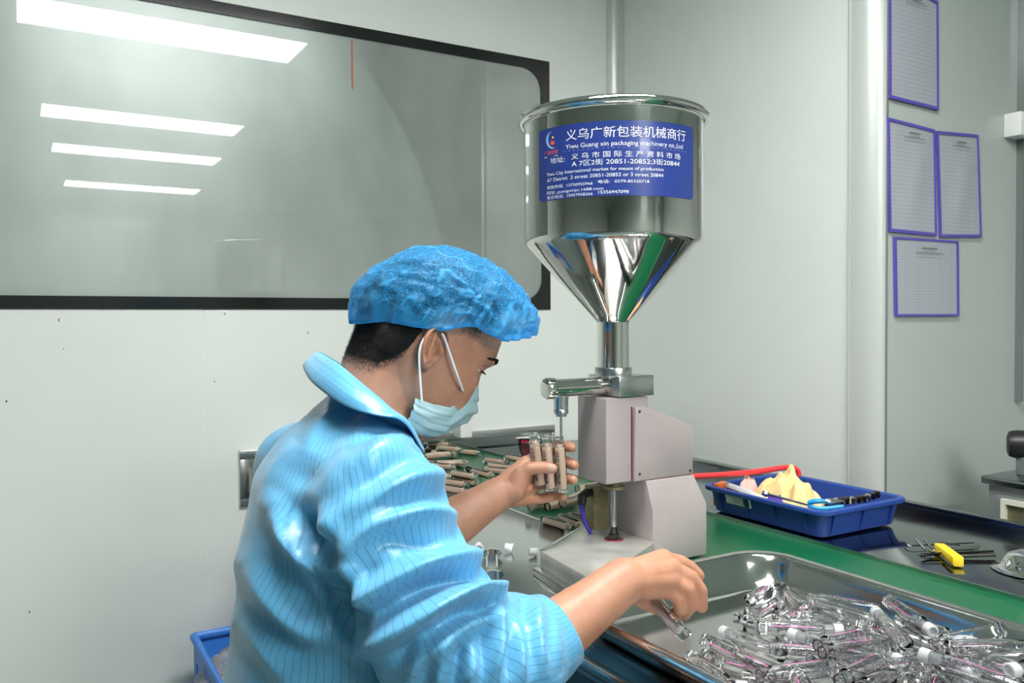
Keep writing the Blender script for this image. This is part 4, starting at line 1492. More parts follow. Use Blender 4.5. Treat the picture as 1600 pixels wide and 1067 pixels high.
skin_mat()
jacket_mat()
cap_mat()
mat('hair', (0.012, 0.010, 0.010), rough=0.45, var=0.3, vscale=90)
mat('mask_cloth', (0.33, 0.50, 0.53), rough=0.65, bump=0.2, bscale=160)
mat('loop_white', (0.80, 0.80, 0.80), rough=0.6)
mat('nail', (0.60, 0.37, 0.31), rough=0.3)
mat('eye_white', (0.75, 0.73, 0.70), rough=0.2)
mat('iris', (0.02, 0.012, 0.008), rough=0.15)
mat('trouser', (0.05, 0.07, 0.11), rough=0.7)
mat('stool_vinyl', (0.03, 0.03, 0.035), rough=0.5)


def seg_capsule(mb, a, b, ra, rb, n=20, hs=5):
    a, b = Vector(a), Vector(b)
    t = (b - a)
    L_ = t.length
    t.normalize()
    u = t.orthogonal().normalized()
    w = t.cross(u)
    rs = []
    for k in range(hs + 1):
        an = -PI / 2 + k / hs * PI / 2
        an = max(an, -PI / 2 + 0.12)
        rs.append((a + t * (math.sin(an) * ra), math.cos(an) * ra))
    for k in range(hs + 1):
        an = min(k / hs * PI / 2, PI / 2 - 0.12)
        rs.append((b + t * (math.sin(an) * rb), math.cos(an) * rb))
    mb.rings([[c + (u * math.cos(2 * PI * i / n) + w * math.sin(2 * PI * i / n)) * r for i in range(n)] for c, r in rs])


def chain(mb, pts, n=20):
    for (a, ra), (b, rb) in zip(pts[:-1], pts[1:]):
        seg_capsule(mb, a, b, ra, rb, n)


def ellipsoid(mb, T, rx, ry, rz, n=20, m=12):
    mb.rings([[T @ Vector((rx * math.sin(t) * math.cos(2 * PI * i / n), ry * math.sin(t) * math.sin(2 * PI * i / n), -rz * math.cos(t))) for i in range(n)]
              for t in [0.06 + (PI - 0.12) * k / m for k in range(m + 1)]])


def remeshed(mb, name, m, vox, smooth_it=6, factor=0.5, parent=None):
    me = mb.mesh(name)
    o = bpy.data.objects.new(name, me)
    COL.objects.link(o)
    r = o.modifiers.new('r', 'REMESH')
    r.mode = 'VOXEL'
    r.voxel_size = vox
    if smooth_it:
        s = o.modifiers.new('s', 'SMOOTH')
        s.factor = factor
        s.iterations = smooth_it
    apply_mods(o)
    o.data.materials.clear()
    o.data.materials.append(MATS[m])
    o.data.shade_smooth()
    if parent:
        o.parent = parent
        o.matrix_parent_inverse = parent_world(parent).inverted()
    return o


def varr(me):
    a = np.empty(len(me.vertices) * 3)
    me.vertices.foreach_get('co', a)
    return a.reshape(-1, 3)


def narr(me):
    a = np.empty(len(me.vertices) * 3)
    me.vertices.foreach_get('normal', a)
    return a.reshape(-1, 3)


def vset(me, v):
    me.vertices.foreach_set('co', v.reshape(-1))
    me.update()


def projv(v):
    d = v - np.array(EYE)
    z = d @ np.array(CF)
    return 800 + F_PX * (d @ np.array(CR)) / z, 533.5 - F_PX * (d @ np.array(CU)) / z, z


# head frame: x forward, y to his left, z up
HC = P(656, 548, 1.17)
th, ps = math.radians(33), math.radians(-7)
fw3 = Vector((math.cos(ps) * math.cos(th), math.sin(ps) * math.cos(th), -math.sin(th)))
lf3 = Vector((-math.sin(ps), math.cos(ps), 0))
up3 = fw3.cross(lf3)
HM = Matrix.Translation(HC) @ Matrix((fw3, lf3, up3)).transposed().to_4x4()
HI = HM.inverted()


def hp(x, y, z):
    return HM @ Vector((x, y, z))


def hloc(px, py, y):
    """head-frame point seen at that pixel on the plane y (negative: near side)"""
    o = HI @ EYE
    d = HI.to_3x3() @ ray(px, py)
    return o + d * ((y - o.y) / d.y)


HEAD = [(-0.101, 0.068, 0.036, 0.022), (-0.097, 0.083, 0.018, 0.036), (-0.085, 0.093, -0.020, 0.051), (-0.068, 0.0965, -0.048, 0.0605), (-0.048, 0.097, -0.066, 0.0665),
        (-0.025, 0.096, -0.081, 0.0710), (0.0, 0.0935, -0.091, 0.0738), (0.018, 0.0925, -0.097, 0.0755), (0.034, 0.0975, -0.100, 0.0765), (0.050, 0.0985, -0.101, 0.0765), (0.070, 0.0945, -0.096, 0.0745),
        (0.090, 0.083, -0.085, 0.068), (0.107, 0.062, -0.065, 0.055), (0.118, 0.036, -0.042, 0.036), (0.124, 0.008, -0.022, 0.014)]


def head_interp(z):
    zs = [h[0] for h in HEAD]
    return [float(np.interp(z, zs, [h[k] for h in HEAD])) for k in (1, 2, 3)]


def head_pt(z, a, off=0.0):
    """a: 0 front, +90 his left, 180 back"""
    f, b, w = head_interp(z)
    c, s = math.cos(a), math.sin(a)
    cx = (f + b) / 2 - 0.006
    rx = (f - cx) if c > 0 else (cx - b)
    e = 2 / 2.25
    x = cx + (rx + off) * math.copysign(abs(c) ** e, c)
    y = (w + off) * math.copysign(abs(s) ** e, s)
    if c > 0.0:
        # eye sockets, nose, cheekbones on the front
        ya = abs(y)
        x -= 0.010 * math.exp(-((ya - 0.033) / 0.014) ** 2 - ((z - 0.017) / 0.011) ** 2)
        x += 0.004 * math.exp(-((ya - 0.030) / 0.018) ** 2 - ((z - 0.037) / 0.008) ** 2)
        x += 0.004 * math.exp(-((ya - 0.045) / 0.015) ** 2 - ((z + 0.010) / 0.015) ** 2)
        if z < 0.03:
            g_ = math.exp(-(y / 0.010) ** 2)
            prof_ = float(np.interp(z, [-0.045, -0.038, -0.028, -0.015, 0.005, 0.022, 0.03], [0.0, 0.010, 0.017, 0.015, 0.009, 0.004, 0.0]))
            x += prof_ * g_
        x += 0.002 * math.exp(-((z + 0.060) / 0.010) ** 2 - (y / 0.022) ** 2)      # lips
        x -= 0.003 * math.exp(-((z + 0.078) / 0.006) ** 2 - (y / 0.025) ** 2)
    return Vector((x, y, z))


# ---- body: head, neck, torso, arms, hands, legs as one surface
body = MB()
nh = 64
zs = [-0.101 + 0.225 * k / 70 for k in range(71)]
body.rings([[HM @ head_pt(z, 2 * PI * i / nh) for i in range(nh)] for z in zs])
# ears: relief shells with helix, antihelix, concha, tragus and lobe
def ear_relief(u, v):
    """u forward, v up in units of the half size; outward height in metres"""
    r = math.hypot(u, v)
    a = math.atan2(v, -u)                    # 0 = back, 90 deg = top
    h = 0.0
    hel_ = 1.0 if a > -1.0 else max(0.0, 1 + (a + 1.0) * 1.6)
    if u > 0.45 and v < 0.25:
        hel_ = 0
    h += 0.0075 * hel_ * math.exp(-((r - 0.90) / 0.11) ** 2)
    h -= 0.0030 * math.exp(-((r - 0.70) / 0.10) ** 2) * (1 if v > -0.5 else 0)
    h += 0.0055 * math.exp(-(((u + 0.28 - 0.25 * v * v) / 0.14) ** 2)) * (1 if -0.62 < v < 0.62 else math.exp(-((abs(v) - 0.62) / 0.12) ** 2))
    h -= 0.0110 * math.exp(-((u - 0.16) / 0.26) ** 2 - ((v + 0.10) / 0.34) ** 2)       # concha
    h -= 0.0050 * math.exp(-((u - 0.05) / 0.25) ** 2 - ((v - 0.55) / 0.16) ** 2)       # fossa
    h += 0.0075 * math.exp(-((u - 0.62) / 0.13) ** 2 - ((v + 0.12) / 0.16) ** 2)       # tragus
    h += 0.0050 * math.exp(-((u - 0.12) / 0.22) ** 2 - ((v + 0.52) / 0.10) ** 2)       # antitragus
    h += 0.0035 * math.exp(-((u - 0.18) / 0.25) ** 2 - ((v + 0.85) / 0.14) ** 2)       # lobe
    return h


def add_ear(mb, sd):
    Te = HM @ Matrix.Translation((-0.0095, sd * 0.0765, 0.003)) @ rot('Z', -sd * 13) @ rot('Y', -14)
    nr_, nt_ = 22, 56
    top, bot = [], []
    for j in range(nr_ + 1):
        r = 0.02 + 0.98 * j / nr_
        rt, rb_ = [], []
        for i in range(nt_):
            t_ = 2 * PI * i / nt_
            u, v = r * math.cos(t_), r * math.sin(t_)
            w = 0.0195 * (1 + 0.10 * v) if v > 0 else 0.0195 * (1 + 0.30 * v)
            x = u * w + (0.003 * v if v < 0 else -0.001 * v)
            z = v * 0.0325
            edge = math.sqrt(max(0, 1 - r ** 6))
            y = 0.0055 + ear_relief(u, v)
            rt.append(Te @ Vector((x, sd * (y * (0.55 + 0.45 * edge)), z)))
            rb_.append(Te @ Vector((x * 0.97, sd * (-0.010 + 0.010 * r ** 2), z * 0.97)))
        top.append(rt)
        bot.append(rb_)
    mb.rings(top[::1] + bot[::-1], True, True, True)


add_ear(body, -1)
add_ear(body, 1)
# neck
NB = P(575, 668, 1.14)
chain(body, [(hp(-0.018, 0, 0.0), 0.066), (hp(-0.026, 0, -0.055), 0.060), (NB.lerp(hp(-0.026, 0, -0.055), 0.45), 0.060), (NB, 0.068)], 28)
chain(body, [(hp(0.03, 0, -0.055), 0.045), (NB.lerp(hp(-0.026, 0, -0.055), 0.3) + Vector((0.03, 0, -0.02)), 0.045)], 24)
head_mb = body
body = MB()
chain(body, [(hp(-0.026, 0, -0.06), 0.055), (NB, 0.064)], 28)
# torso
ty = math.radians(-10)
tf = Vector((math.cos(ty), math.sin(ty), 0))
tl_ = Vector((-math.sin(ty), math.cos(ty), 0))
SP = [(P(500, 1230, 1.13), 0.19, 0.135), (P(505, 1100, 1.12), 0.185, 0.132), (P(520, 960, 1.11), 0.185, 0.125), (P(525, 850, 1.11), 0.195, 0.124), (P(535, 770, 1.11), 0.195, 0.112),
      (P(548, 715, 1.115), 0.165, 0.090), (P(565, 675, 1.125), 0.105, 0.070), (P(580, 650, 1.135), 0.070, 0.060)]


def torso_rings(mb, grow, n=40, skip=0):
    rs = []
    for k, (c, w, d) in enumerate(SP[skip:]):
        k += skip
        nx_ = SP[min(k + 1, len(SP) - 1)][0] - SP[max(k - 1, 0)][0]
        nx_.normalize()
        ff = (tf - nx_ * tf.dot(nx_)).normalized()
        rs.append([c + ff * math.cos(2 * PI * i / n) * (d + grow) + tl_ * math.sin(2 * PI * i / n) * (w + grow) for i in range(n)])
    mb.rings(rs)


torso_rings(body, -0.028)
# arms
RS, RE, RW = P(598, 785, 0.965), P(690, 1125, 0.925), P(975, 907, 1.035)
LS, LE, LW = P(478, 760, 1.26), P(600, 885, 1.29), P(778, 772, 1.362)
RC = RE.lerp(RW, 0.66)
chain(body, [(RS, 0.050), (RS.lerp(RE, 0.5), 0.048), (RE, 0.046)], 24)
chain(body, [(RE, 0.046), (RE.lerp(RW, 0.28), 0.044), (RE.lerp(RW, 0.55), 0.0395), (RE.lerp(RW, 0.82), 0.0320), (RW, 0.0285)], 28)
chain(body, [(LS, 0.055), (LS.lerp(LE, 0.5), 0.050), (LE, 0.045)], 24)
chain(body, [(LE, 0.045), (LE.lerp(LW, 0.3), 0.0455), (LE.lerp(LW, 0.6), 0.0395), (LE.lerp(LW, 0.85), 0.0315), (LW, 0.028)], 28)
chain(body, [(P(560, 770, 1.06), 0.055), (RS, 0.048)], 24)
chain(body, [(P(520, 760, 1.18), 0.055), (LS, 0.048)], 24)


def finger(pts, r):
    chain(body, [(p, r * f) for p, f in zip(pts, (1.12, 1.0, 0.93, 0.80))], 14)


NAILS = []
# left hand round the three held bottles
lm = {'i': P(822, 724, 1.400), 'm': P(826, 742, 1.408), 'r': P(826, 761, 1.408), 'p': P(820, 779, 1.402)}
for k, r in (('i', 0.0135), ('m', 0.0135), ('r', 0.0130), ('p', 0.0120)):
    chain(body, [(LW, 0.024), (LW.lerp(lm[k], 0.55), 0.0185), (lm[k], r)], 16)
chain(body, [(LW, 0.026), (P(803, 765, 1.362), 0.021), (P(815, 742, 1.362), 0.0155)], 18)       # thumb mound
finger([lm['i'], P(852, 706, 1.4225), P(880, 697, 1.4195), P(893, 699, 1.4030)], 0.0106)
finger([lm['m'], P(858, 728, 1.4260), P(886, 722, 1.4210), P(897, 727, 1.4020)], 0.0110)
finger([lm['r'], P(858, 752, 1.4240), P(885, 747, 1.4190), P(896, 750, 1.4010)], 0.0105)
finger([lm['p'], P(845, 779, 1.4200), P(866, 775, 1.4200), P(879, 776, 1.4080)], 0.0093)
finger([P(812, 744, 1.360), P(826, 732, 1.3585), P(846, 730, 1.3610), P(863, 732, 1.3650)], 0.0112)
NAILS.append((P(861, 731, 1.3550), (P(863, 732, 1.362) - P(846, 730, 1.361)), Vector(-CF), 0.0066))
# right hand picking a bottle over the tray
rm_ = {'i': P(1036, 874, 1.082), 'm': P(1048, 888, 1.066), 'r': P(1049, 905, 1.060), 'p': P(1041, 921, 1.060)}
for k, r in (('i', 0.0140), ('m', 0.0142), ('r', 0.0135), ('p', 0.0120)):
    chain(body, [(RW, 0.0255), (RW.lerp(rm_[k], 0.5), 0.0185), (rm_[k], r)], 16)
finger([rm_['i'], P(1062, 878, 1.094), P(1080, 888, 1.103), P(1092, 899, 1.104)], 0.0100)
finger([rm_['m'], P(1079, 902, 1.072), P(1094, 923, 1.076), P(1096, 948, 1.080)], 0.0106)
finger([rm_['r'], P(1074, 921, 1.062), P(1080, 944, 1.070), P(1070, 960, 1.082)], 0.0100)
finger([rm_['p'], P(1060, 935, 1.060), P(1062, 952, 1.068), P(1052, 962, 1.080)], 0.0088)
chain(body, [(RW, 0.024), (P(1000, 928, 1.078), 0.0165), (P(1022, 945, 1.094), 0.0115), (P(1040, 955, 1.092), 0.0095)], 16)
# legs, seated
hipc = SP[0][0]
for sd in (-1, 1):
    h = hipc + tl_ * 0.09 * sd + Vector((0, 0, 0.02))
    kn = h + tf * 0.42 + tl_ * 0.05 * sd + Vector((0, 0, -0.02))
    kn.x = min(kn.x, 0.50)
    an_ = Vector((kn.x - 0.05, kn.y, 0.10))
    chain(body, [(h, 0.085), (kn, 0.055)], 20)
    chain(body, [(kn, 0.055), (kn.lerp(an_, 0.35), 0.052), (an_, 0.036)], 20)
    chain(body, [(an_ + Vector((-0.02, 0, -0.055)), 0.036), (an_ + Vector((0.12, 0, -0.064)), 0.032)], 16)

pe = empty('person', (hipc.x, hipc.y, 0), 'seated worker in light blue striped jacket, blue hair net and face mask', 'person')
bo = remeshed(body, 'body', 'skin', 0.0024, 4, 0.5, pe)
h_ = remeshed(head_mb, 'head', 'skin', 0.0014, 4, 0.5, pe)
bm = bmesh.new()
bm.from_mesh(bo.data)
bm.from_mesh(h_.data)
bm.to_mesh(bo.data)
bm.free()
bo.data.shade_smooth()
bpy.data.objects.remove(h_)

# fingernails
for (c, d, nrm, r) in NAILS:
    d = d.normalized()
    z_ = (nrm - d * nrm.dot(d)).normalized()
    y_ = z_.cross(d)
    T = Matrix((d, y_, z_)).transposed().to_4x4()
    T.translation = c
    m = MB()
    ellipsoid(m, T, r * 1.15, r * 0.85, 0.0016, 16, 8)
    m.build('fingernail', 'nail', pe)

# eyes, lashes and eyebrows
for sd in (-1, 1):
    T = HM @ Matrix.Translation((0.0725, sd * 0.0325, 0.018))
    m = MB()
    ellipsoid(m, T, 0.0098, 0.0098, 0.0098, 20, 12)
    eo = m.build('eye', 'eye_white', pe)
    m = MB()
    ellipsoid(m, T @ Matrix.Translation((0.0075, 0, -0.003)), 0.0036, 0.0056, 0.0056, 16, 8)
    m.build('iris', 'iris', eo)
    # upper lid with lashes, looking down
    m = MB()
    vs, fs = [], []
    for j in range(5):
        for i in range(9):
            a = math.radians(-95 + 190 * i / 8)
            e = math.radians(80 - 76 * j / 4)
            r = 0.0118
            vs.append(T @ Vector((r * math.cos(e) * math.cos(a), r * math.cos(e) * math.sin(a), r * math.sin(e))))
    for j in range(4):
        for i in range(8):
            k = j * 9 + i
            fs.append((k, k + 1, k + 10, k + 9))
    m.add(vs, fs)
    m.add([T @ Vector((p.x, p.y, -p.z - 0.0022)) for p in [T.inverted() @ q for q in vs]], fs)
    m.build('eyelid', 'skin', pe)
    m = MB()
    for i in range(22):
        a = math.radians(-80 + 160 * i / 21)
        e = math.radians(4)
        r = 0.0119
        p0 = Vector((r * math.cos(e) * math.cos(a), r * math.cos(e) * math.sin(a), r * math.sin(e)))
        p1 = p0 + Vector((0.0065 * math.cos(a), 0.0075 * math.sin(a), -0.0015))
        m.tube([T @ p0, T @ p1], [0.00035, 0.0001], 5)
    tag(m.build('eyelashes', 'hair', pe), kind='stuff')
    m = MB()
    rb = random.Random(5 + sd)
    for i in range(150):
        t_ = rb.random()
        y = sd * (0.014 + 0.040 * t_)
        z = 0.0385 + 0.006 * math.sin(t_ * 2.6) - 0.006 * t_ ** 2 + rb.uniform(-0.0028, 0.0028) * (1 - 0.6 * t_)
        a = math.asin(max(-1, min(1, (abs(y) / 0.0765)))) ** 1.0
        # find surface x numerically
        best = min((head_pt(z, sd * q, 0.0) for q in [0.05 * k for k in range(32)]), key=lambda p: abs(p.y - y))
        p0 = best
        p1 = p0 + Vector((0.0022, sd * 0.006, 0.002 - 0.003 * t_))
        m.tube([HM @ p0, HM @ p1], [0.0005, 0.00015], 4)
    tag(m.build('eyebrow', 'hair', pe), kind='stuff')

# ---- hair: close scalp shell plus short strands, grown from the real head and neck surface


_hl = sorted([tuple(hloc(*q))[0::2] for q in ((545, 572, -0.02), (578, 584, -0.048), (605, 576, -0.060), (628, 560, -0.066), (644, 538, -0.071))])
_hx = [-0.16] + [q[0] for q in _hl] + [_hl[-1][0] + 0.006, _hl[-1][0] + 0.014, 0.004, 0.014, 0.030, 0.050, 0.075, 0.1]
_hz = [_hl[0][1] - 0.01] + [q[1] for q in _hl] + [0.030, 0.044, 0.046, 0.030, 0.030, 0.046, 0.060, 0.080]


def hairline(x):
    return np.interp(x, _hx, _hz)


BV, BN = varr(bo.data), narr(bo.data)
Hi = np.array(HI)
LV = BV @ Hi[:3, :3].T + Hi[:3, 3]
LN = BN @ Hi[:3, :3].T
hd_ = LV[:, 2] - hairline(LV[:, 0])
onhead = (np.abs(LV[:, 1]) < 0.082) & (LV[:, 0] > -0.13) & (LV[:, 0] < 0.11) & (LV[:, 2] > -0.12) & (LV[:, 2] < 0.14)
ear_ = (np.abs(LV[:, 1]) > 0.0765) & (LV[:, 2] < 0.05) & (LV[:, 0] > -0.05)
ishair = onhead & (hd_ > 0) & ~ear_
sel = np.zeros(len(BV), bool)
sel[:] = ishair & (hd_ > 0.016) & ((LV[:, 0] < -0.012) | (LV[:, 2] > 0.068))
keep = {}
vs, fs = [], []
off = np.clip(0.0002 + (hd_ - 0.016) * 0.14, 0, 0.0045)
for pol in bo.data.polygons:
    q = pol.vertices
    if all(sel[i] for i in q):
        f_ = []
        for i in q:
            if i not in keep:
                keep[i] = len(vs)
                vs.append(BV[i] + BN[i] * off[i])
            f_.append(keep[i])
        fs.append(tuple(f_))
ho = MB().add(vs, fs).build('hair', 'hair', pe, ang=180, fix=False)
rb = random.Random(3)
cand_ = np.nonzero(onhead & (hd_ > -0.012) & ~ear_ & (LV[:, 1] < 0.03) & (LV[:, 2] < 0.09))[0]
m = MB()
Hr = np.array(HM)[:3, :3]
for _ in range(60000):
    i = int(cand_[rb.randrange(len(cand_))])
    d = hd_[i] + rb.gauss(0, 0.004)
    front_ = LV[i, 0] > 0.0
    if d < 0 or rb.random() > min(1.0, 0.12 + d / (0.05 if front_ else 0.016)):
        continue
    n_ = Vector(LN[i])
    ln = min(0.010, 0.0016 + max(d, 0) * (0.06 if front_ else 0.14))
    dr = (n_ * 0.62 + Vector((0.25 if front_ else -0.15, 0, -0.75)) + Vector((rb.uniform(-.35, .35), rb.uniform(-.35, .35), rb.uniform(-.35, .35)))).normalized()
    p0 = Vector(BV[i] + BN[i] * (off[i] - 0.0008)) + Vector((rb.uniform(-1, 1), rb.uniform(-1, 1), rb.uniform(-1, 1))) * 0.001
    p1 = p0 + (HM.to_3x3() @ dr) * ln
    s_ = (HM.to_3x3() @ dr.cross(n_)).normalized() * 0.00030
    o_ = len(m.v)
    m.v += [tuple(p0 - s_), tuple(p0 + s_), tuple(p1)]
    m.f.append((o_, o_ + 1, o_ + 2))
tag(m.build('hair_strands', 'hair', ho, smooth=False, fix=False), kind='stuff')

# ---- bouffant cap
cap = MB()
NA, NS = 240, 84
sil = [hloc(*q, 0.0) for q in ((552, 486), (553, 462), (572, 432), (610, 408), (680, 389), (740, 403), (785, 440), (812, 470), (826, 498), (822, 530))]
rimn = [hloc(*q, -0.078) for q in ((566, 486), (600, 486), (640, 500), (682, 512), (712, 510), (740, 513), (765, 528), (790, 540))]
rim_x = [sil[0].x] + [q.x for q in rimn] + [sil[-1].x]
rim_z = [sil[0].z] + [q.z for q in rimn] + [sil[-1].z - 0.004]
xb, xf = sil[0].x, sil[-1].x
pk = [q.x for q in sil]
ztop_cap = max(q.z for q in sil)
rsq, dens = [], []
# outline as polar radius around a centre inside the head
cc0 = Vector((0.012, 0, 0.055))
pol_a = [math.atan2(q.z - cc0.z, q.x - cc0.x) for q in sil]
pol_a = [a_ if a_ > -1.9 and not (k < 3 and a_ < 0) else a_ + 2 * PI for k, a_ in enumerate(pol_a)]
pol_r = [math.hypot(q.z - cc0.z, q.x - cc0.x) for q in sil]
oa, orr = zip(*sorted(zip(pol_a, pol_r)))


def cap_pt(a, e):
    """a: azimuth round the head (0 front), e: elevation 0 at the hem .. 1 at the crown"""
    c, s = math.cos(a), math.sin(a)
    xr = cc0.x + (xf - cc0.x) * c if c > 0 else cc0.x + (cc0.x - xb) * c
    zr = float(np.interp(xr, rim_x, rim_z))
    # great arc from the hem to the crown
    yr = 0.086 * math.copysign(abs(s) ** 0.85, s)
    el0 = math.atan2(zr - cc0.z, 0.09)
    el_ = el0 + (PI / 2 - el0) * e
    # radius: silhouette radius in the mid plane blended to the side width
    pa = el_ if c > 0 else PI - el_
    rs_ = float(np.interp(pa, oa, orr))
    rside = 0.090 / math.sqrt(math.cos(el_) ** 2 + (0.090 / 0.084) ** 2 * math.sin(el_) ** 2)
    d = Vector((c * math.cos(el_), s * math.cos(el_), math.sin(el_)))
    w_ = abs(s) * math.cos(el_)
    k_ = w_ ** 2
    r = (1 + 0.24 * k_ * (1 - k_)) / math.sqrt((1 - k_) / rs_ ** 2 + k_ / rside ** 2)
    return cc0 + d * r, d


for j in range(NS + 1):
    s = j / NS
    ring_ = []
    for i in range(NA):
        a = 2 * PI * i / NA
        k = max(0.0, (s - 0.08) / 0.92) ** 0.9
        q, nrm = cap_pt(a, min(k, 0.985))
        if s < 0.08:                      # gathered hem turned inwards
            t_ = 1 - s / 0.08
            q = q - nrm * 0.012 * t_ + Vector((0, 0, 0.004 * t_))
        wv = Vector((mnoise.noise(q * 22), mnoise.noise(q * 22 + Vector((4, 0, 0))), mnoise.noise(q * 22 + Vector((0, 7, 0)))))
        ph = Vector((q.x * 15, q.y * 24, q.z * 42)) + wv * 0.8
        rid = 1 - 2 * abs(mnoise.noise(ph + Vector((7, 3, 1))))
        rid2 = 1 - 2 * abs(mnoise.noise(Vector((q.x * 38, q.y * 60, q.z * 95)) + wv * 1.6 + Vector((1, 9, 4))))
        ga = Vector((math.cos(a) * 8, math.sin(a) * 8, k * 1.4))
        gather = mnoise.noise(ga) * (1 - k) ** 1.6
        gather2 = (1 - 2 * abs(mnoise.noise(ga * 2.1 + Vector((0, 0, 5))))) * (1 - k) ** 1.3
        front = 1.0 + 1.0 * max(0, q.x / 0.12)
        inn = 1.0 if s >= 0.08 else s / 0.08
        q = q + nrm * ((0.0034 * rid + 0.0024 * rid2) * min(1, k * 4 + 0.3) + (0.0070 * gather + 0.0032 * gather2) * front * inn)
        ring_.append(HM @ q)
        dn_ = 0.0
        if k < 0.10:
            dn_ = 0.80 * (1 - k / 0.10) ** 0.5
        sx_ = math.exp(-((q.x - 0.062) / 0.018) ** 2) * max(0.0, 1 - (k / 0.42) ** 2)
        dn_ = max(dn_, 0.82 * sx_)
        dn_ = max(dn_, 1.0 * max(0, rid - 0.82) / 0.18, 0.85 * max(0, rid2 - 0.80) / 0.20, 0.75 * max(0, gather2) * (1 - k))
        dens.append(dn_)
    rsq.append(ring_)
cap.rings(rsq, True, False, True)
co = cap.build('hair_net', 'bouffant', pe, ang=180, fix=False)
at = co.data.attributes.new('dense', 'FLOAT', 'POINT')
at.data.foreach_set('value', dens[:len(co.data.vertices)])

# ---- face mask
NU, NV = 40, 26
# columns from the side edge (u = 1) to the midline (u = 0): top and bottom edge points in the head frame
ui = [0.0, 0.12, 0.30, 0.50, 0.75, 1.0]
tops = [hloc(747, 603, 0.0), hloc(741, 600, -0.014), hloc(728, 603, -0.034), hloc(704, 636, -0.056), hloc(678, 632, -0.068), hloc(650, 622, -0.0735)]
bots = [hloc(703, 672, 0.0), hloc(697, 675, -0.014), hloc(688, 680, -0.032), hloc(672, 684, -0.050), hloc(650, 679, -0.062), hloc(634, 665, -0.069)]


def colp(L_, u):
    return Vector([float(np.interp(u, ui, [q[k] for q in L_])) for k in range(3)])


vs, fs = [], []
for j in range(NV + 1):
    v_ = j / NV
    for i in range(NU + 1):
        u = i / NU * 2 - 1
        au = abs(u)
        p = colp(tops, au).lerp(colp(bots, au), v_)
        p.y = abs(p.y)
        bul = math.sin(PI * v_) ** 0.8
        p.x += 0.019 * bul * (1 - au ** 1.4)
        p.y += 0.007 * bul * au
        pl_ = ((v_ * 4.0 + 0.2 * au) % 1.0)
        dpl = 0.0035 * (pl_ - 0.5) * (1 if 0.08 < v_ < 0.96 else 0)
        p.x += dpl * (1 - 0.5 * au)
        p.y += dpl * 0.6 * au
        w = mnoise.noise(Vector((u * 3.2, v_ * 3.5, 2.0))) + 0.5 * mnoise.noise(Vector((u * 8, v_ * 5, 7.0)))
        p.x += 0.004 * w * (1 - 0.5 * au)
        p.y += 0.003 * w
        vs.append(HM @ Vector((p.x, math.copysign(p.y, u) if u else 0, p.z)))
for j in range(NV):
    for i in range(NU):
        k = j * (NU + 1) + i
        fs.append((k, k + NU + 1, k + NU + 2, k + 1))
mo_ = MB().add(vs, fs).build('face_mask', 'mask_cloth', pe, ang=180, fix=False)
md = mo_.modifiers.new('thick', 'SOLIDIFY')
md.thickness = 0.0012
l1 = [hloc(659, 627, -0.0790), hloc(657, 600, -0.081), hloc(655, 565, -0.083), hloc(656, 545, -0.084), hloc(662, 530, -0.085), hloc(668, 524, -0.083)]
l2 = [hloc(723, 610, -0.060), hloc(718, 596, -0.0725), hloc(711, 577, -0.0800), hloc(702, 550, -0.0825), hloc(694, 527, -0.085), hloc(690, 521, -0.085)]
for sd in (-1, 1):
    for l in (l1, l2):
        MB().tube(spline([hp(p.x, p.y * -sd, p.z) for p in l], 24), 0.0016, 8).build('ear_loop', 'loop_white', mo_)

# ---- jacket
jk = MB()
torso_rings(jk, 0.0)
RSL = [(P(565, 765, 1.02), 0.074), (P(594, 792, 0.955), 0.0745), (P(606, 850, 0.94), 0.0755), (P(640, 925, 0.925), 0.078), (P(690, 995, 0.92), 0.080), (P(735, 1040, 0.925), 0.080),
       (P(790, 1030, 0.95), 0.072), (P(838, 1005, 0.975), 0.054), (P(872, 985, 0.993), 0.0455), (P(898, 966, 1.006), 0.0455)]
LSL = [(P(540, 735, 1.18), 0.080), (P(475, 735, 1.26), 0.075), (P(535, 820, 1.29), 0.072), (P(600, 880, 1.295), 0.070), (P(665, 845, 1.32), 0.060), (P(700, 825, 1.335), 0.054)]
chain(jk, RSL, 32)
chain(jk, LSL, 28)
chain(jk, [(P(585, 700, 1.09), 0.052), (P(585, 752, 1.01), 0.068)], 28)
chain(jk, [(P(545, 700, 1.16), 0.055), (P(515, 745, 1.21), 0.068)], 28)
# fuller upper back and chest between the shoulders
chain(jk, [(P(560, 750, 1.04), 0.072), (P(515, 745, 1.20), 0.075)], 28)
jo = remeshed(jk, 'jacket', 'jacket_cloth', 0.0042, 12, 0.5, pe)
me = jo.data
V = varr(me)
N = narr(me)


def poly_coord(V, pts):
    """per vertex: normalised distance to a tapered polyline, length along it, radial vector"""
    best = np.full(len(V), 1e9)
    tt = np.zeros(len(V))
    axis = np.zeros((len(V), 3))
    foot = np.zeros((len(V), 3))
    acc = 0.0
    for (a, ra), (b, rb_) in zip(pts[:-1], pts[1:]):
        A_, B_ = np.array(a), np.array(b)
        d = B_ - A_
        L2 = d @ d
        t_ = np.clip(((V - A_) @ d) / L2, 0, 1)
        f = A_ + t_[:, None] * d
        r = ra + (rb_ - ra) * t_
        q = np.linalg.norm(V - f, axis=1) / r
        m_ = q < best
        best[m_] = q[m_]
        tt[m_] = (acc + t_ * math.sqrt(L2))[m_]
        axis[m_] = d / math.sqrt(L2)
        foot[m_] = f[m_]
        acc += math.sqrt(L2)
    return best, tt, axis, foot, acc


qR, tR, axR, ftR, lenR = poly_coord(V, RSL[1:])
qL, tL, axL, ftL, lenL = poly_coord(V, LSL[1:])
spc = [(c, (w + d) / 2) for c, w, d in SP]
qT, tT, axT, ftT, lenT = poly_coord(V, spc)
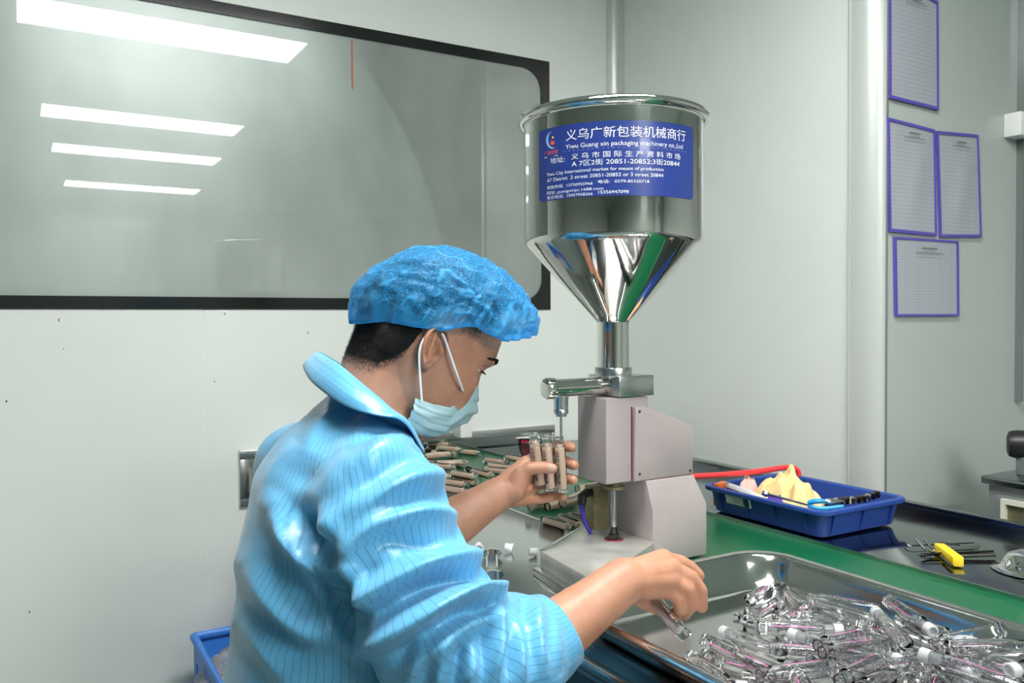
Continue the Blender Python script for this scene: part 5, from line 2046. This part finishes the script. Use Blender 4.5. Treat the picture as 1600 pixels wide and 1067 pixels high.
# sharper torso test: elliptical distance
rel = V - ftT
el = np.abs(rel @ np.array(tl_)) / np.interp(tT, np.linspace(0, lenT, len(SP)), [s[1] for s in SP])
ef = np.abs(rel @ np.array(tf)) / np.interp(tT, np.linspace(0, lenT, len(SP)), [s[2] for s in SP])
qT = np.sqrt(el ** 2 + ef ** 2)
sl_ = np.minimum(qR, qL)
isR = (qR < qT) & (qR <= qL)
isL = (qL < qT) & (qL < qR)


def around(V, ft, ax, ref, wrapdir, rad):
    d = V - ft
    d -= ax * np.sum(d * ax, axis=1)[:, None]
    r = np.array(ref)[None, :] - ax * (ax @ np.array(ref))[:, None]
    r /= np.linalg.norm(r, axis=1)[:, None]
    s = np.cross(ax, r)
    return np.arctan2(np.sum(d * s, 1), np.sum(d * r, 1)) * rad


camd = np.array(-CF)
stripe = around(V, ftT, axT, -np.array(tf), None, 0.165)
stR = around(V, ftR, axR, camd, None, 0.075)
stL = around(V, ftL, axL, camd, None, 0.065)
stripe = np.where(isR, stR, np.where(isL, stL, stripe))
seam = np.exp(-((qR - qT) / 0.02) ** 2) * (tR < 0.26)
# cuff stitching
seam = np.maximum(seam, np.exp(-((tR - (lenR - 0.050)) / 0.0012) ** 2) * isR)

# folds measured on the photograph as ridge lines; each is raised on the real surface (height m, half width px)
px_, py_, dz_ = projv(V)
facing = (N @ camd) > -0.05
near_s = facing & (dz_ < 1.16)
FOLDS = [([(705, 742), (640, 752), (585, 785), (548, 822), (530, 850)], 0.013, 20), ([(735, 815), (660, 800), (600, 815), (560, 848), (548, 880)], 0.012, 18),
         ([(560, 770), (530, 800), (498, 850), (505, 890)], 0.008, 18),
         ([(775, 882), (715, 872), (640, 895), (580, 930), (556, 950)], 0.013, 20), ([(795, 925), (735, 928), (670, 955), (610, 988), (568, 1006)], 0.020, 22),
         ([(765, 962), (715, 985), (665, 1020), (640, 1062)], 0.013, 18), ([(772, 938), (778, 990), (770, 1060)], 0.014, 13), ([(795, 948), (806, 1000), (812, 1066)], 0.010, 13),
         ([(838, 930), (838, 985), (846, 1050)], 0.007, 14), ([(700, 1000), (690, 1040), (680, 1075)], 0.012, 16), ([(735, 1000), (735, 1040), (728, 1075)], 0.010, 14),
         ([(425, 795), (465, 850), (505, 885), (545, 900)], 0.011, 18), ([(385, 880), (430, 940), (480, 985), (520, 1000)], 0.008, 20), ([(378, 970), (420, 1020), (450, 1060)], 0.007, 22),
         ([(470, 690), (430, 740), (405, 800)], 0.006, 24), ([(640, 690), (600, 700), (560, 730)], 0.007, 18), ([(700, 760), (720, 800), (740, 850)], 0.006, 14),
         ([(530, 640), (500, 670), (480, 720)], 0.005, 18), ([(470, 800), (500, 850), (530, 930), (560, 990)], -0.014, 20), ([(420, 880), (480, 930), (560, 960)], -0.007, 26),
         ([(860, 945), (868, 985), (872, 1035)], 0.004, 9), ([(600, 850), (650, 850), (720, 870)], -0.006, 16), ([(640, 930), (700, 905), (770, 905)], -0.008, 15), ([(690, 965), (740, 950), (785, 945)], -0.010, 12)]
disp = np.zeros(len(V))
for pl_, amp, w in FOLDS:
    sp_ = spline([Vector((p[0], p[1], 0)) for p in pl_], 24)
    best = np.full(len(V), 1e9)
    tb = np.zeros(len(V))
    for k in range(24):
        ax_, ay_ = sp_[k].x, sp_[k].y
        bx_, by_ = sp_[k + 1].x, sp_[k + 1].y
        dx, dy = bx_ - ax_, by_ - ay_
        t_ = np.clip(((px_ - ax_) * dx + (py_ - ay_) * dy) / (dx * dx + dy * dy), 0, 1)
        d = np.hypot(px_ - ax_ - t_ * dx, py_ - ay_ - t_ * dy)
        m_ = d < best
        best[m_] = d[m_]
        tb[m_] = ((k + t_) / 24)[m_]
    amp *= 1.5
    w *= 0.82
    env = np.clip(np.sin(PI * np.clip(tb, 0.03, 0.97)), 0, 1) ** 0.5
    g_ = np.exp(-np.abs(best / w) ** 1.5) - 0.42 * np.exp(-((best - 1.9 * w) / (0.9 * w)) ** 2)
    disp += np.where(near_s, amp * env * g_, 0)
# loose small wrinkles everywhere
wr = np.array([mnoise.noise(Vector((p[0] * 11, p[1] * 11, p[2] * 6))) for p in V])
wr2 = np.array([1 - 2 * abs(mnoise.noise(Vector((p[0] * 9 + 4, p[1] * 9, p[2] * 9 + 2)))) for p in V])
disp += 0.004 * wr + 0.0035 * wr2 * np.where(isR | isL, 1.0, 0.7)
disp -= 0.0022 * seam
cuff = np.clip((lenR - 0.05 - tR) / 0.03, 0, 1)
disp *= np.where(isR, 0.25 + 0.75 * cuff, 1)
V2 = V + N * disp[:, None]
# light relaxation
vset(me, V2)
s_ = jo.modifiers.new('s', 'SMOOTH')
s_.factor = 0.5
s_.iterations = 2
apply_mods(jo)
me = jo.data
# open the cuffs: remove what lies beyond the hem planes
bm = bmesh.new()
bm.from_mesh(me)
bm.verts.ensure_lookup_table()
ls = bm.verts.layers.float.new('stripe')
lm_ = bm.verts.layers.float.new('seam')
for i, v in enumerate(bm.verts):
    v[ls] = float(stripe[i])
    v[lm_] = float(seam[i])
hemR, axr = np.array(RSL[-2][0]), np.array((RSL[-1][0] - RSL[-2][0]).normalized())
hemL, axl = np.array(LSL[-1][0]), np.array((LSL[-1][0] - LSL[-2][0]).normalized())
for hc, hx in ((hemR, axr), (hemL, axl)):
    hc, hx = Vector(hc), Vector(hx)
    ff = [f for f in bm.faces if (f.calc_center_median() - hc).length < 0.10]
    ee = {e for f in ff for e in f.edges}
    vv = {v for f in ff for v in f.verts}
    bmesh.ops.bisect_plane(bm, geom=list(vv) + list(ee) + ff, dist=1e-6, plane_co=hc, plane_no=hx, clear_outer=True)
bm.to_mesh(me)
bm.free()
me.shade_smooth()
so = jo.modifiers.new('thick', 'SOLIDIFY')
so.thickness = 0.0018
so.offset = -1

# ---- collar
ROWS = {
    'O': [(655, 705, 1.30), (600, 650, 1.33), (535, 602, 1.29), (484, 578, 1.20), (473, 571, 1.13), (488, 599, 1.055), (528, 627, 1.005), (586, 648, 0.985), (632, 660, 1.00), (664, 706, 1.035)],
    'B': [(650, 690, 1.27), (600, 632, 1.31), (540, 590, 1.27), (494, 564, 1.19), (482, 560, 1.13), (505, 583, 1.050), (545, 611, 1.005), (596, 640, 0.992), (636, 655, 1.008), (662, 698, 1.045)],
    'F': [(648, 682, 1.22), (605, 622, 1.27), (552, 582, 1.25), (512, 556, 1.18), (503, 552, 1.13), (530, 570, 1.060), (568, 600, 1.025), (606, 634, 1.012), (628, 655, 1.022), (656, 694, 1.060)],
    'I': [(640, 690, 1.20), (605, 650, 1.23), (565, 625, 1.22), (540, 605, 1.17), (535, 603, 1.13), (548, 620, 1.090), (578, 650, 1.060), (610, 672, 1.050), (632, 688, 1.058), (650, 702, 1.085)],
}
rows = []
keys_ = ['O', 'B', 'F', 'I']
base = {k: spline([P(*q) for q in ROWS[k]], 60) for k in keys_}
nr = 16
vs, fs = [], []
strv = []
for j in range(nr + 1):
    for i in range(61):
        sp_ = spline([base[k][i] for k in keys_], nr)
        if j == 0 and i == 0:
            pass
        vs.append(None)
for i in range(61):
    sp_ = spline([base[k][i] for k in keys_], nr)
    for j in range(nr + 1):
        w = mnoise.noise(Vector((i * 0.13, j * 0.12, 4))) * 0.0025
        vs[j * 61 + i] = sp_[j] + Vector((0, 0, w))
for j in range(nr):
    for i in range(60):
        k = j * 61 + i
        fs.append((k, k + 1, k + 62, k + 61))
cl = MB().add(vs, fs).build('collar', 'jacket_cloth', jo, ang=180)
a = cl.data.attributes.new('stripe', 'FLOAT', 'POINT')
strv = []
for j in range(nr + 1):
    for i in range(61):
        strv.append(j / nr * 0.085)
a.data.foreach_set('value', strv)
a = cl.data.attributes.new('seam', 'FLOAT', 'POINT')
a.data.foreach_set('value', [1.0 if j == 1 else 0.0 for j in range(nr + 1) for i in range(61)])
so = cl.modifiers.new('thick', 'SOLIDIFY')
so.thickness = 0.0016

# trousers and stool below the picture
tr_ = MB()
for sd in (-1, 1):
    h = hipc + tl_ * 0.09 * sd + Vector((0, 0, 0.02))
    kn = h + tf * 0.42 + tl_ * 0.05 * sd + Vector((0, 0, -0.02))
    kn.x = min(kn.x, 0.50)
    an_ = Vector((kn.x - 0.05, kn.y, 0.12))
    chain(tr_, [(h, 0.102), (kn, 0.072)], 20)
    chain(tr_, [(kn, 0.072), (an_, 0.06)], 20)
chain(tr_, [(hipc + tl_ * 0.09, 0.11), (hipc - tl_ * 0.09, 0.11)], 20)
remeshed(tr_, 'trousers', 'trouser', 0.012, 6, 0.5, pe)
sz = hipc.z - 0.10
st_ = empty('round_stool', (hipc.x, hipc.y, 0), 'round black stool under the seated worker', 'stool')
T = Matrix.Translation((hipc.x, hipc.y, 0))
MB().lathe([(0.15, sz - 0.05), (0.17, sz - 0.045), (0.17, sz - 0.01), (0.15, sz)], 32, T).build('seat', 'stool_vinyl', st_)
MB().lathe([(0.025, 0.05), (0.025, sz - 0.05)], 16, T).build('column', 'chrome', st_)
for k in range(5):
    a = 2 * PI * k / 5 + 0.3
    MB().tube([T @ Vector((0.02 * math.cos(a), 0.02 * math.sin(a), 0.07)), T @ Vector((0.22 * math.cos(a), 0.22 * math.sin(a), 0.02))], [0.02, 0.016], 10).build('foot', 'chrome', st_)

# things that still share a label are told apart by their place among each other, left to right
bpy.context.view_layer.update()
dup_ = {}
for o in COL.objects:
    if o.get('group') and o.get('label') and o.get('category') == 'bottle':
        dup_.setdefault(o['label'], []).append(o)
for lab_, os_ in dup_.items():
    if len(os_) > 1:
        os_.sort(key=lambda o: proj(o.matrix_world @ Vector((0, 0, 0.045)))[0])
        n_ = len(os_)
        for k, o in enumerate(os_):
            w_ = 'leftmost' if k == 0 else 'rightmost' if k == n_ - 1 else ('middle' if n_ == 3 else ('second', 'third', 'fourth', 'fifth')[min(k - 1, 3)])
            o['label'] = lab_ + ', ' + w_
